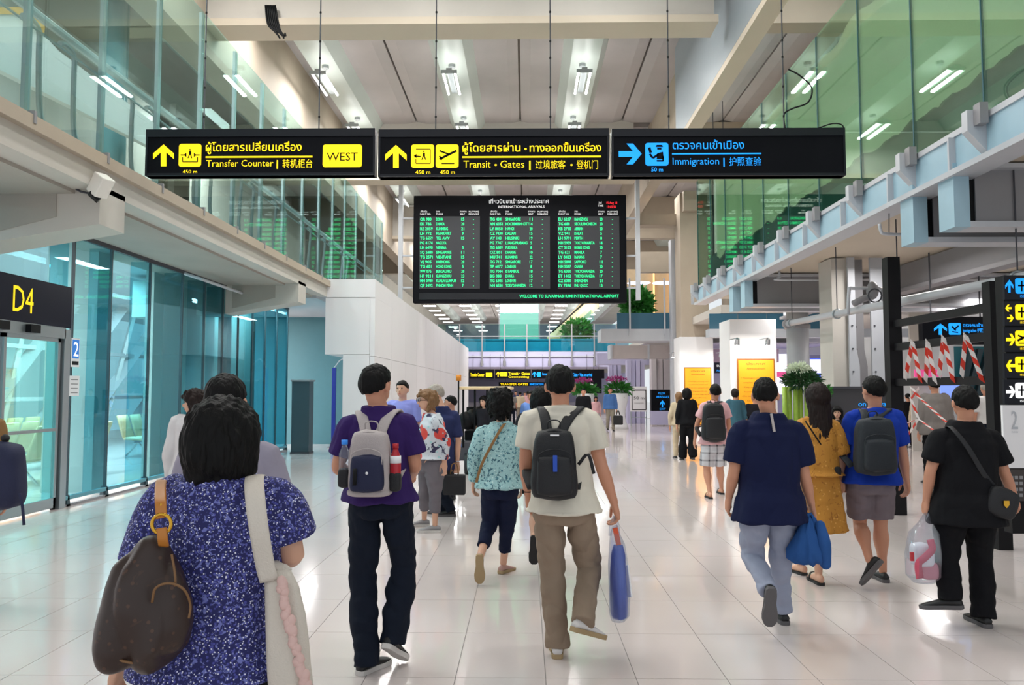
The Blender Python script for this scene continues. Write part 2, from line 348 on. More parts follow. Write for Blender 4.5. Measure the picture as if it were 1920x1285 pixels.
# ---- glass balustrades
def balustrade(side, X, ys, top, gm, postm, label):
    t = thing('glass_balustrade', label, 'balustrade', (X, ys[0], ZD))
    for a, b in zip(ys[:-1], ys[1:]):
        MB().box(X - .008, X + .008, a + .012, b - .012, ZD - .05, top).build('glass_panel', gm, t)
    for y in ys:
        if side < 0:
            MB().box(X - .06, X - .02, y - .045, y + .045, ZD - .12, top + (.0)).build('post', postm, t)
            MB().box(X + .0, X + .07, y - .02, y + .02, ZD - .1, ZD + .02).build('clamp', 'steel_grey', t)
        else:
            MB().box(X - .012, X + .012, y - .01, y + .01, ZD - .05, top).build('joint', 'dark_green', t)
    return t
lys = [3.3, 4.64, 5.98, 7.32, 8.65, 9.98, 11.3, 12.64, 13.98, 15.3, 16.65, 18.0, 19.3, 20.6, 22, 23.3, 24.7, 26]
lb = balustrade(-1, XL, lys, 7.1, 'glass_clear', 'alu', 'tall clear glass balustrade with steel posts above the left gallery edge')
MB().tube([(XL - .16, 3, ZD + 1.12), (XL - .16, 26, ZD + 1.12)], .045, 8).build('handrail', 'steel_pale', lb)
MB().tube([(XL - .10, 3, ZD + .92), (XL - .10, 26, ZD + .92)], .014, 6).build('rail_wire', 'alu', lb)
y = 7.6
while y < 22:     # bent tube legs that lean out under the hand rail
    for s in (0, .62):
        MB().tube([(XL - .16, y + s - .18, ZD + 1.0), (XL - .16, y + s - .08, ZD + 1.03), (XL - .17, y + s + .1, ZD + .98), (XL - .2, y + s + .16, ZD + .75), (XL - .28, y + s + .32, ZD + .3), (XL - .28, y + s + .42, ZD + .12), (XL - .24, y + s + .6, ZD + .1)], .028, 8, 4).build('bent_support', 'alu', lb)
    MB().box(XL - .35, XL - .15, y - .2, y + 1.0, ZD + .03, ZD + .09).build('foot_rail', 'alu', lb)
    y += 1.9
rys = [3.4, 4.8, 6.2, 7.6, 8.98, 10.4, 11.9, 13.3, 14.7, 16.1, 17.5, 18.9, 20.3]
rb = balustrade(1, XR, rys, 6.95, 'glass_green', 'alu', 'tall green tinted glass balustrade above the blue steel beam on the right')
# sheet hung behind the right glass, its lower and upper edges ragged
random.seed(3)
sh = MB(); de = MB(); se = MB(); n = 150
for k in range(n):
    ya, yb = 3.4 + 17 * k / n, 3.4 + 17 * (k + 1) / n
    za = ZD + .66 + .09 * noise.noise(Vector((ya * 2.2, 0, 0))) + .05 * noise.noise(Vector((ya * 7, 3, 0))); zb = ZD + .66 + .09 * noise.noise(Vector((yb * 2.2, 0, 0))) + .05 * noise.noise(Vector((yb * 7, 3, 0)))
    ta = 6.72 + .12 * noise.noise(Vector((ya * 1.3, 9, 0))); tb = 6.72 + .12 * noise.noise(Vector((yb * 1.3, 9, 0)))
    xa = XR + .32 + .03 * math.sin(ya * 2.1); xb = XR + .32 + .03 * math.sin(yb * 2.1)
    if ya < 19.5:
        sh.quad((xa, ya, za), (xb, yb, zb), (xb, yb, tb), (xa, ya, ta))
        se.quad((xa - .004, ya, ta - .02), (xb - .004, yb, tb - .02), (xb - .03, yb, tb + .14 + .05 * noise.noise(Vector((yb * 6, 1, 1)))), (xa - .03, ya, ta + .14 + .05 * noise.noise(Vector((ya * 6, 1, 1)))))
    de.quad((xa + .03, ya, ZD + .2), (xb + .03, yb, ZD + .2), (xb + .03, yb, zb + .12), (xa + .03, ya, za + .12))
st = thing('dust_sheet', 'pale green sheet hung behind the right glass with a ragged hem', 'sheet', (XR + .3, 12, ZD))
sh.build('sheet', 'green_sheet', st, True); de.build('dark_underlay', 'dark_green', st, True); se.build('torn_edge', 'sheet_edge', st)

# ---- right gallery: blue edge beam with brackets, deck, cross beams
rg = thing('steel_gallery', 'pale blue steel edge beam and deck of the right gallery', 'gallery', (XR, 12, 3.77))
MB().box(XR - .02, XR + .04, 3, 20.4, 3.82, ZD - .02).build('web', 'steel_blue', rg)
MB().box(XR - .1, XR + .2, 3, 20.4, 3.76, 3.82).build('lower_flange', 'steel_pale', rg)
MB().box(XR - .04, XR + .3, 3, 20.4, ZD - .03, ZD + .03).build('upper_flange', 'steel_pale', rg)
MB().box(XR + .1, 13.3, 3, 20.4, ZD - .12, ZD - .02).build('deck', 'concrete', rg)
MB().box(XR + .2, 13.3, 3, 20.4, 3.92, 3.97).build('soffit', 'soffit', rg)
for y in rys[1:]:
    m = MB(); m.prism([(XR - .2, y - .05, ZD + .06), (XR - .2, y - .05, ZD - .14), (XR - .02, y - .05, ZD - .34), (XR, y - .05, ZD + .06)], (0, .1, 0)); m.build('glass_bracket', 'steel_pale', rg)
    MB().box(XR - .14, XR - .06, y - .16, y - .05, ZD - .1, ZD + .1).build('clamp', 'steel_grey', rg)
    MB().box(XR - .09, XR - .02, y + .5, y + .53, 3.82, ZD - .03).build('stiffener', 'steel_pale', rg)
for y in (8.15, 9.0, 15.9, 16.8):
    nm = MB().box(XR - .06, XR + .1, y - .06, y + .24, 3.24, 3.9); nm.build('end_plate', 'steel_blue', rg)
    MB().box(XR + .1, XR + .22, y + .07, y + .11, 3.3, 3.85).build('web_end', 'black', rg)
    MB().box(XR + .22, 13.3, y + .05, y + .12, 3.3, 3.85).build('cross_beam_web', 'steel_grey', rg)
    MB().box(XR + .1, 13.3, y - .06, y + .24, 3.24, 3.3).box(XR + .1, 13.3, y - .06, y + .24, 3.85, 3.9).build('cross_beam_flange', 'steel_pale', rg)
for (x, y0, y1) in ((7.0, 9.2, 15.9), (9.6, 9.2, 15.9), (6.6, 17, 20.4)):
    MB().box(x, x + .07, y0, y1, 3.45, 3.9).box(x - .1, x + .17, y0, y1, 3.38, 3.45).build('secondary_beam', 'steel_grey', rg)

# hanging service pipe and conduits under the right gallery
pp = thing('service_pipe', 'long light grey pipe slung under the right gallery', 'pipe', (5.1, 11, 2.7))
a = P(1478, 607, 15.3); b = PX(1925, 519, a.x)
MB().tube([a, b, b + (b - a) * .3], .058, 14).build('pipe', 'steel_pale', pp, True)
MB().tube([a + Vector((0, .02, 0)), a + Vector((0, .12, 0))], .085, 14).build('end_cap', 'steel_grey', pp, True)
for t in (.03, .33, .62, .98):
    q = a.lerp(b, t)
    MB().tube([q + Vector((.075 * math.cos(u * .524), 0, .075 * math.sin(u * .524))) for u in range(12)], .012, 6, closed=True).build('hanger_ring', 'alu', pp, True)
    MB().cyl(q + Vector((0, 0, .07)), (q.x, q.y, 3.9), .008, 6).build('hanger_rod', 'steel_dark', pp)
cp = thing('sprinkler_pipe', 'thin pipe bent down beneath the soffit between two grey cross beams', 'pipe', P(1460, 520, 15.4))
MB().tube([P(1461, 508, 15), P(1463, 520, 15), P(1470, 525, 15), P(1700, 524, 15), P(1920, 526, 15)], .022, 8, 3).build('pipe', 'steel_pale', cp, True)
c2 = thing('sprinkler_pipe', 'short pipe with upturned end hanging before the wide grey cross beam', 'pipe', P(1650, 430, 9.8))
MB().tube([P(1649, 420, 9.8), P(1652, 434, 9.8), P(1662, 439, 9.8), P(1722, 441, 9.8)], .02, 8, 3).build('pipe', 'steel_pale', c2, True)
MB().cyl(P(1667, 439, 9.8), P(1667, 400, 9.8), .006, 6).build('hanger_rod', 'steel_dark', c2)
vv = thing('valve_assembly', 'grey pipe valve cluster above the pipe, between beams', 'valve', P(1635, 560, 12))
MB().tube([P(1590, 590, 12), P(1592, 545, 12), P(1600, 541, 12), P(1648, 541, 12), P(1655, 548, 12), P(1655, 572, 12)], .025, 8, 3).build('loop_pipe', 'steel_pale', vv, True)
MB().tube([P(1600, 570, 12), P(1620, 560, 12), P(1636, 556, 12)], .05, 10, 3).ell(P(1636, 545, 12), .09, .09, .14).build('valve_body', 'steel_grey', vv, True)
MB().tube([P(1635, 556, 12) + Vector((.1 * math.cos(u * .524), -.1, .1 * math.sin(u * .524))) for u in range(12)], .012, 6, closed=True).build('hand_wheel', 'steel_dark', vv, True)

# ---- gate room on the left (behind the glass)
struct('wall_gate_back', MB().box(-14.1, -13.9, 3, 8, 0, 4.1), 'white_paint')
struct('ceiling_gate', MB().box(-14, -6.3, 3, 34, 3.98, 4.05), 'steel_pale')
gf = thing('shopfront', 'teal tinted glass wall with fins beside the gate door', 'glass wall', (XS, 13, 0))
fys = [10.85, 11.85, 13.1, 14.35, 15.35, 16.3, 17.2, 18.1, 19.0, 19.9, 20.8]
for a, b in zip(fys[:-1], fys[1:]): MB().box(XS - .008, XS + .008, a + .01, b - .01, .14, 3.72).build('glass_panel', 'glass_teal', gf)
for y in fys:
    MB().box(XS - .34, XS - .02, y - .012, y + .012, .05, 3.72).build('glass_fin', 'glass_teal', gf)
    MB().box(XS - .03, XS + .012, y - .014, y + .014, .05, 3.74).build('fin_edge', 'dark_teal', gf)
    m = MB(); m.prism([(XS + .03, y - .05, 0), (XS + .03, y + .05, 0), (XS + .03, y + .01, .16), (XS + .03, y - .01, .16)], (-.09, 0, 0)); m.build('fin_shoe', 'dark_teal', gf)
MB().box(XS - .03, XS + .03, 10.75, 20.8, .09, .14).build('bottom_rail', 'alu_teal', gf)
MB().box(XS - .05, XS + .03, 10.75, 20.8, 0, .03).build('floor_rail', 'steel_grey', gf)
MB().box(XS - .03, XS + .03, 10.75, 20.8, 3.7, 3.76).build('head_rail', 'steel_dark', gf)
# gate door
gd = thing('sliding_door', 'glazed sliding gate door under the dark D4 header', 'door', (XS, 10, 0))
ya, yb = 7.6, 10.62
MB().box(XS - .05, XS + .05, ya, yb, 2.27, 2.42).build('track_box', 'alu', gd)
MB().box(XS - .06, XS + .05, yb - .02, yb + .12, 0, 2.4).build('jamb', 'alu', gd)
MB().box(XS - .03, XS + .0, yb - .1, yb - .03, 0, 2.27).build('seal', 'black', gd)
for (a, b, x) in ((7.7, 9.42, XS - .03), (9.4, 10.56, XS + .0)):
    l = MB().box(x - .02, x + .02, a, a + .05, .03, 2.27).box(x - .02, x + .02, b - .05, b, .03, 2.27).box(x - .02, x + .02, a, b, .03, .16).box(x - .02, x + .02, a, b, 2.22, 2.27).build('door_leaf', 'alu', gd)
    MB().box(x - .005, x + .005, a + .05, b - .05, .16, 2.22).build('glass', 'glass_door', l)
    MB().box(x + .02, x + .04, a + .05, b - .05, 1.04, 1.08).build('push_bar', 'alu', l)
MB().box(XS + .05, XS + .12, 9.15, 9.35, 2.3, 2.4).build('sensor', 'black', gd); MB().box(XS + .05, XS + .12, 9.75, 9.95, 2.3, 2.4).build('sensor', 'black', gd)
MB().box(XS - .008, XS + .008, 7.6, 10.7, 2.98, 3.72).build('transom_glass', 'glass_teal', gd)
MB().box(XS - .06, XS + .02, 3, 10.7, 3.68, 3.76).build('head_rail', 'steel_dark', gd)
hd = thing('gate_sign', 'dark header panel reading D4 in yellow above the glass door', 'sign', (XS, 9.3, 2.42))
MB().box(XS - .04, XS + .06, 7.4, 10.72, 2.42, 2.98).build('panel', 'navy_sign', hd)
text('D4', .32, 'yellow', hd, (XS + .061, 9.47, 2.54), ux=(0, 1, 0), width=.40, name='gate_number')
# stickers beside the door
sk = thing('notice_sticker', 'blue and white number 2 sticker on the glass beside the gate door', 'sticker', (XS + .01, 11, 1.9))
MB().box(XS + .009, XS + .013, 10.83, 11.03, 1.9, 2.3).build('sheet', 'paper', sk); MB().box(XS + .013, XS + .016, 10.85, 11.01, 2.02, 2.28).build('blue_field', 'info_blue', sk)
text('2', .2, 'sign_white', sk, (XS + .018, 10.87, 2.05), ux=(0, 1, 0), width=.12, name='numeral')
MB().box(XS + .013, XS + .016, 10.85, 11.01, 1.93, 1.98).build('dark_strip', 'black', sk)
s2 = thing('notice_paper', 'white paper notice with printed lines taped on glass near the door', 'notice', (XS + .01, 11, 1.5))
MB().box(XS + .009, XS + .013, 10.8, 11.05, 1.5, 1.78).build('sheet', 'paper', s2)
for z in (1.54, 1.6, 1.66, 1.72): MB().box(XS + .013, XS + .015, 10.84, 11.01, z, z + .012).build('printed_line', 'steel_grey', s2)
# columns and walls behind that glass
struct('wall_gate_column', MB().box(-7.5, -6.7, 12.3, 12.7, 0, 3.98), 'concrete_light')
struct('wall_gate_panel', MB().box(-7.0, -6.85, 14.5, 17.4, 0, 3.98), 'concrete_light')
struct('wall_gate_panel_far', MB().box(-7.3, -7.15, 18.0, 20.6, 0, 3.98), 'concrete')
struct('wall_gate_post', MB().box(-6.75, -6.55, 17.35, 17.6, 0, 3.98), 'dark_teal')
# sloped steel window frames of the gate room
wn = struct('window_1', MB().box(-13.8, -13.6, 8, 36, 0, .25), 'white_paint')
for y in (9, 11.5, 14, 16.5, 19, 21.5, 24, 27, 30, 33):
    MB().bar((-13.7, y, 0), (-11.6, y + 1.2, 4), .18, .3).build('mullion', 'steel_pale', wn)
    MB().bar((-13.6, y + 1.4, 0), (-11.7, y - .4, 4), .1, .14).build('brace', 'white_paint', wn)
for z in (1.3, 2.6): MB().box(-13.7 + z * .5, -13.55 + z * .5, 8, 36, z, z + .1).build('transom', 'steel_pale', wn)
def bench(label, x, y, n, dy=.62, back=1):
    t = thing('waiting_bench', label, 'bench', (x, y, 0), 'waiting benches in the gate room')
    MB().box(x - .04, x + .04, y, y + n * dy, .34, .4).build('beam', 'chrome', t)
    for k in range(n):
        yy = y + k * dy
        m = MB(); m.tube([(x - .24, yy + dy / 2, .44), (x + .2, yy + dy / 2, .42)], [(.27, .035)] * 2, 12, 3, (0, 1, 0), 4); m.build('seat', 'seat_tan', t, True)
        m = MB(); m.tube([(x - .25 * back, yy + dy / 2, .46), (x - .42 * back, yy + dy / 2, .98)], [(.27, .03), (.25, .03)], 12, 3, (0, 1, 0), 4); m.build('backrest', 'seat_tan', t, True)
    for yy in (y + .3, y + n * dy - .3):
        MB().tube([(x - .3, yy, .02), (x, yy, .34), (x + .3, yy, .02)], .022, 8).build('leg', 'chrome', t, True)
bench('tan waiting bench facing the hall behind the gate door glass', -8.4, 12.9, 4, back=-1)
bench('second tan waiting bench behind the first, further from the glass', -9.8, 13.5, 6, back=-1)
bench('tan waiting bench deep in the gate room before the sloped window', -11.4, 15.5, 7, back=-1)
bench('tan waiting bench seen through the glass beyond the concrete column', -9.2, 18.6, 3, back=1)

# ---- end of the left side: dark counter and teal wall before the white hoarding
hx0_ = -4.9
struct('wall_teal', MB().box(-8, -4.2, 23.4, 23.6, 0, 4.2), 'teal_wall')
struct('wall_teal_soffit', MB().box(-8, hx0_, 18.5, 23.4, 3.74, 3.9), 'steel_pale')
kx = thing('tall_cabinet', 'dark grey upright cabinet standing at the end of the teal glass wall', 'cabinet', P(566, 850, 20.0))
c_ = P(566, 850, 20)
MB().box(c_.x - .22, c_.x + .22, 19.8, 20.2, .05, 1.8).build('body', 'dark_teal', kx); MB().box(c_.x - .25, c_.x + .25, 19.78, 20.22, 1.8, 1.84).build('top', 'steel_grey', kx); MB().box(c_.x - .24, c_.x + .24, 19.78, 20.2, 0, .05).build('plinth', 'steel_dark', kx)
pl = thing('indigo_post', 'slim indigo post against the teal wall', 'post', (P(625, 830, 22).x, 22, 0))
MB().box(pl.location.x - .05, pl.location.x + .05, 21.95, 22.05, 0, 2.2).build('post', 'indigo', pl); MB().box(pl.location.x - .14, pl.location.x + .14, 21.9, 22.1, 0, .03).build('foot', 'steel_grey', pl)
MB().tube([(pl.location.x, 22, 2.2), (pl.location.x + .2, 22.1, 2.45), (pl.location.x + .5, 22.4, 2.3)], .015, 6, 3).build('lead', 'steel_pale', pl)
# white hoarding
hx0, hx1, hx2, hy = P(610, 600, 18.8).x, P(644, 600, 18.8).x, P(703, 600, 18.8).x, 18.8
wh = thing('white_hoarding', 'tall white boarded hoarding with an overhanging corner box', 'hoarding', (hx2, hy, 0))
yy = hy; k = 0
while yy < 49.5:
    MB().box(hx2 - .12, hx2, yy + .004, min(yy + 2.43, 50) - .004, 0, 2.38).build('panel', 'white_wall', wh); MB().box(hx2 - .12, hx2, yy + .004, min(yy + 2.43, 50) - .004, 2.388, ZD).build('panel', 'white_wall', wh); yy += 2.44
MB().box(hx1, hx2 - .125, hy, hy + .12, 0, 2.42).build('front_panel', 'white_wall', wh); MB().box(hx1, hx1 + .1, hy + .125, hy + 2.4, 0, 2.42).build('return_panel', 'white_wall', wh)
MB().box(hx0, hx2 - .125, hy, hy + 3, 2.43, 3.78).build('corner_box', 'white_wall', wh); MB().box(hx0, hx2 + .002, hy - .012, hy + 3, 3.79, ZD + .02).build('corner_cap', 'white_wall', wh)

# ---- crossing bridge at the back of the hall
BR = 52.0
br = thing('crossing_bridge', 'white footbridge with glass sides crossing the far end of the hall', 'bridge', (0, BR, 3))
MB().box(-4.5, 5.9, BR, BR + 5, 3.1, 4.15).build('fascia', 'lavender', br); MB().box(-4.5, 5.9, BR - .1, BR, 3.75, 3.82).build('ledge', 'steel_pale', br)
MB().box(-4.5, 5.9, BR + .3, BR + .35, 4.15, 4.95).build('blue_panel', 'bright_blue', br)
for k in range(9):
    x = P(880 + k * 42 - 60, 650, BR).x
    MB().box(x - .008, x + 1.44, BR - .02, BR, 4.1, 5.9).build('glass_panel', 'glass_far', br)
    MB().box(x - .04, x + .04, BR - .12, BR - .04, 3.3, 5.9).build('post', 'steel_grey', br); MB().tube([(x, BR - .2, 3.15), (x, BR - .2, 3.5)], .1, 8).build('drop_bracket', 'steel_grey', br)
MB().cyl((-4.5, BR - .1, 5.1), (5.9, BR - .1, 5.1), .03).build('handrail', 'steel_pale', br)
# lift shaft of pale glass and far wall
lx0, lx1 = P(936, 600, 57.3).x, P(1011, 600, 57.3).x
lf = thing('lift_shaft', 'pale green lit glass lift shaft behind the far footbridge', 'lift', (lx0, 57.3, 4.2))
MB().box(lx0 + .05, lx1 - .05, 57.4, 59.3, 4.15, 10.0).build('glow_core', mat('shaft', '#dceee8', .5, emis='#d6f0e8', estr=.55), lf)  # core glows by emission, standing in for lamp light inside the shaft
MB().box(lx0, lx1, 57.3, 57.33, 4.15, 7.4).build('glass_front', 'glass_far', lf)
for x in (lx0, lx1): MB().box(x - .04, x + .04, 57.26, 57.34, 4.15, 10.0).build('corner_post', 'steel_pale', lf)
struct('wall_far_left', MB().box(-11, -10.8, 24, 112, 0, ZC), 'concrete_light'); struct('wall_far', MB().box(-14, 14, 108, 108.2, 0, ZC), 'lavender')
# upper floor slab of the hall beyond
struct('floor_upper', MB().box(-11, -4.5, 24, 108, 3.9, 4.15).box(-4.5, 6, 57.5, 108, 3.3, 4.15).box(5.9, 13.5, 24, 108, 3.9, 4.15), 'concrete_light')
dg = thing('escalator', 'cream escalator housing rising behind the far footbridge', 'escalator', P(1080, 600, 60))
MB().bar(P(1040, 640, 60), P(1110, 568, 64), 1.2, .7).build('truss', 'cream_roof', dg); MB().bar(P(1036, 622, 60), P(1104, 560, 64), .1, .1).build('handrail', 'black', dg)
MB().bar(P(1046, 652, 59), P(1112, 590, 63), .05, .9).build('glass_side', 'glass_far', dg)
# ================================================================== LAMPS
LK = [(-5.25, 'far left row'), (-1.92, 'left middle row'), (1.5, 'right middle row'), (4.85, 'far right row')]
def lamp(x, y, z, label, group, s=1):
    t = thing('tube_lamp', label, 'lamp', (x, y, z), group)
    for dx in (-.15, .15): MB().tube([(x + dx * s, y - .74 * s, z), (x + dx * s, y + .74 * s, z)], .028 * s, 8).build('tube', 'tube', t, True)
    MB().box(x - .07 * s, x + .07 * s, y - .8 * s, y + .8 * s, z + .05, z + .1).box(x - .2 * s, x + .2 * s, y - .8 * s, y - .75 * s, z - .03, z + .05).build('housing', 'lamp_body', t)
    MB().cyl((x, y, z + .1), (x, y, ZC - .36), .016, 6).build('rod', 'white_paint', t)
    MB().cyl((x, y, ZC - .42), (x, y, ZC - .34), .09, 12).build('canopy', 'lamp_body', t)
for x, nm in LK:
    for k, y in enumerate([12.45, 16.4, 20.4, 24.4, 29.5, 33.5, 38.5, 43]):
        lamp(x, y, 9.6, 'twin tube ceiling lamp, %s from the camera in the %s' % (ORD[k], nm), 'twin tube lamps hung under the main ceiling')
for y in (62, 66, 70, 74, 78, 82, 88, 94):
    for x in (-8, -5, -2, 3, 6):
        t = MB().box(x - .5, x + .5, y, y + .5, 8.6, 8.66).build('lamp', 'tube', at=(x, y, 8.6)); tag(t, 'small bright ceiling lamp beyond the footbridge, %s in the row, %s row back' % (ORD[(-8, -5, -2, 3, 6).index(x)], ORD[(62, 66, 70, 74, 78, 82, 88, 94).index(y)]), 'lamp', 'ceiling lamps in the hall beyond the footbridge')

# ================================================================== OVERHEAD SIGNS
def rrect(x0, x1, z0, z1, r, y, d, n=4):
    pts = []
    for cx, cz, a0 in ((x1 - r, z1 - r, 0), (x0 + r, z1 - r, 90), (x0 + r, z0 + r, 180), (x1 - r, z0 + r, 270)):
        for k in range(n + 1):
            a = R(a0 + 90 * k / n); pts.append((cx + r * math.cos(a), y, cz + r * math.sin(a)))
    return MB().prism(pts, (0, d, 0))
def poly(pxs, Y, off=-.006, d=.004):
    pts = [P(a, b, Y) + Vector((0, off, 0)) for a, b in pxs]; return MB().prism(pts, (0, d, 0))
def uparrow(cx, y0, y1, w, Y):
    h = y1 - y0; sw = w * .13
    return poly([(cx, y0), (cx + w / 2, y0 + h * .42), (cx + w / 2, y0 + h * .68), (cx + sw, y0 + h * .36), (cx + sw, y1), (cx - sw, y1), (cx - sw, y0 + h * .36), (cx - w / 2, y0 + h * .68), (cx - w / 2, y0 + h * .42)], Y)
def rightarrow(x0, x1, cy, h, Y, s=1):
    w = x1 - x0; X = (lambda f: x0 + w * f) if s > 0 else (lambda f: x1 - w * f)
    return poly([(X(1), cy), (X(.62), cy + h / 2), (X(.34), cy + h / 2), (X(.62), cy + h * .14), (X(0), cy + h * .14), (X(0), cy - h * .14), (X(.62), cy - h * .14), (X(.34), cy - h / 2), (X(.62), cy - h / 2)], Y)
SY = 9.0
def sign(label, x0, x1, y0, y1, Y=SY, wires=()):
    a, b = P(x0, y1, Y), P(x1, y0, Y); zb, zt = P((x0 + x1) / 2, y1, Y).z, P((x0 + x1) / 2, y0, Y).z
    t = thing('hanging_sign', label, 'sign', ((a.x + b.x) / 2, Y, zb))
    MB().box(a.x, b.x, Y, Y + .14, zb, zt).build('box', 'sign_black', t, bevel=.008)
    MB().box(a.x - .01, b.x + .01, Y - .015, Y + .15, zt - .085, zt + .005).build('top_rail', 'sign_trim', t); MB().box(a.x, b.x, Y - .008, Y + .14, zb, zb + .03).build('bottom_rail', 'sign_trim', t)
    for e in (a.x, b.x): MB().box(e - .012, e + .012, Y - .01, Y + .14, zb, zt - .08).build('end_trim', 'sign_trim', t)
    for wx, ty in wires:
        p = P(wx, y0, Y + .07); m = MB().tube([p, (p.x, p.y, 10.4)], .008, 6)
        m.build('suspension_wire', 'steel_dark', t)
        q = MB()
        for k in range(6): q.ell((p.x, p.y, p.z + .15 + .3 * k + .05 * (k % 3)), .014, .014, .02, 6)
        q.build('wire_clip', 'black', t)
    return t
def T(s, t, px, py, h, x1, m, Y=SY, off=-.006, bold=0, name='lettering'):
    a = P(px, py, Y); return text(s, h * Y / F, m, t, a + Vector((0, off, 0)), width=P(x1, py, Y).x - a.x, bold=bold, name=name)
def plate(t, x0, x1, y0, y1, m, Y=SY, r=.03):
    a, b = P(x0, y1, Y), P(x1, y0, Y); return rrect(a.x, b.x, a.z, b.z, r, Y - .006, .008).build('pictogram_plate', m, t)
def picto(t, polys, m='sign_black', Y=SY):
    mb = MB()
    for p in polys: q = poly(p, Y, -.0085, .004); i = len(mb.v); mb.v += q.v; mb.f += [tuple(i + k for k in f) for f in q.f]
    mb.build('pictogram', m, t)
def man_fig(cx, cy, s): # small walking figure
    return [[(cx - 2 * s, cy - 9 * s), (cx + 1 * s, cy - 9 * s), (cx + 1 * s, cy - 6 * s), (cx - 1 * s, cy - 6 * s)], [(cx - 2 * s, cy - 5 * s), (cx + 2 * s, cy - 5 * s), (cx + 2 * s, cy + 1 * s), (cx - 2 * s, cy + 1 * s)],
            [(cx - 2 * s, cy + 1 * s), (cx, cy + 1 * s), (cx - 3 * s, cy + 8 * s), (cx - 5 * s, cy + 8 * s)], [(cx, cy + 1 * s), (cx + 2 * s, cy + 1 * s), (cx + 4 * s, cy + 8 * s), (cx + 2 * s, cy + 8 * s)]]
def line(x0, y0, x1, y1, w):
    dx, dy = x1 - x0, y1 - y0; l = math.hypot(dx, dy); nx, ny = -dy / l * w / 2, dx / l * w / 2
    return [(x0 + nx, y0 + ny), (x1 + nx, y1 + ny), (x1 - nx, y1 - ny), (x0 - nx, y0 - ny)]
s1 = sign('black hanging sign for the Transfer Counter with yellow arrow and WEST plate', 274, 702, 243, 329, wires=((382, 0), (598, 0)))
uparrow(307, 271, 312, 39, SY).build('arrow', 'yellow', s1)
plate(s1, 335, 378, 270, 313, 'yellow')
picto(s1, man_fig(357, 289, 1.0) + [line(339, 291, 350, 291, 2), line(364, 291, 375, 291, 2), line(343, 295, 343, 304, 1.5), line(371, 295, 371, 304, 1.5), line(343, 304, 371, 304, 1.5), [(345, 291), (350, 287), (350, 295)], [(369, 291), (364, 287), (364, 295)]])
T('450 m', s1, 343, 326, 7.5, 370, 'yellow', bold=.01)
T('ผู้โดยสารเปลี่ยนเครื่อง', s1, 386, 284, 15, 566, 'yellow', bold=.012)
a = P(386, 295, SY); b = P(586, 295, SY); MB().box(a.x, b.x, SY - .008, SY, a.z - .009, a.z + .009).build('rule', 'yellow', s1)
T('Transfer Counter', s1, 387, 313, 13, 513, 'yellow'); T('|', s1, 519, 313, 13, 521.5, 'yellow'); T('转机柜台', s1, 530, 314, 13, 586, 'yellow')
plate(s1, 605, 679, 271, 314, 'yellow'); T('WEST', s1, 613, 302, 16, 671, 'sign_black', off=-.0095)
s2 = sign('black hanging sign for Transit and Gates with yellow arrow, middle of the three', 711, 1140, 243, 331, wires=((817, 0), (1032, 0)))
uparrow(742.5, 272, 315, 40, SY).build('arrow', 'yellow', s2)
plate(s2, 771, 814, 271, 315, 'yellow'); plate(s2, 817, 860, 271, 315, 'yellow')
picto(s2, man_fig(795, 292, 1.0) + [line(780, 280, 807, 280, 1.3), line(807, 280, 807, 307, 1.3), line(780, 307, 807, 307, 1.3), line(780, 299, 780, 307, 1.3), line(777, 293, 789, 294, 2), [(776, 293), (781, 289), (781, 297)]])
picto(s2, [line(824, 299, 856, 283, 4), line(824, 283, 842, 290, 3), line(824, 293, 829, 300, 3), line(828, 307, 852, 307, 2)])
T('450 m', s2, 779, 327, 7.5, 807, 'yellow', bold=.01); T('450 m', s2, 825, 327, 7.5, 853, 'yellow', bold=.01)
T('ผู้โดยสารผ่าน', s2, 867, 285, 15, 976, 'yellow', bold=.012); T('•', s2, 983, 285, 11, 988, 'yellow'); T('ทางออกขึ้นเครื่อง', s2, 993, 285, 15, 1127, 'yellow', bold=.012)
a = P(867, 295, SY); b = P(1127, 295, SY); MB().box(a.x, b.x, SY - .008, SY, a.z - .009, a.z + .009).build('rule', 'yellow', s2)
T('Transit', s2, 869, 315, 14, 920, 'yellow'); T('•', s2, 927, 315, 11, 932, 'yellow'); T('Gates', s2, 938, 315, 14, 983, 'yellow'); T('|', s2, 992, 315, 14, 995, 'yellow'); T('过境旅客', s2, 1004, 316, 13, 1060, 'yellow'); T('•', s2, 1069, 315, 11, 1074, 'yellow'); T('登机门', s2, 1081, 316, 13, 1121, 'yellow')
s3 = sign('black hanging sign for Immigration with blue arrow and lettering', 1149, 1582, 242, 330, wires=((1254, 0), (1470, 0)))
rightarrow(1160, 1203, 289, 39, SY).build('arrow', 'blue', s3)
plate(s3, 1210, 1253, 268, 311, 'blue')
picto(s3, [[(1231, 272), (1241, 272), (1243, 276), (1229, 276)], line(1232, 279, 1240, 279, 4), line(1218, 289, 1224, 297, 4), line(1224, 297, 1234, 290, 4), [(1232, 288), (1243, 285), (1244, 299), (1231, 299)], line(1217, 277, 1220, 287, 5), line(1231, 302, 1243, 302, 3), line(1243, 293, 1243, 303, 3)])
T('50 m', s3, 1221, 322, 7.5, 1243, 'blue', bold=.01)
T('ตรวจคนเข้าเมือง', s3, 1261, 280, 15, 1395, 'blue', bold=.008)
a = P(1260, 289, SY); b = P(1427, 289, SY); MB().box(a.x, b.x, SY - .008, SY, a.z - .007, a.z + .007).build('rule', 'blue', s3)
T('Immigration', s3, 1261, 309, 13, 1348, 'blue'); T('|', s3, 1356, 309, 13, 1358.5, 'blue'); T('护照查验', s3, 1367, 310, 13, 1427, 'blue')
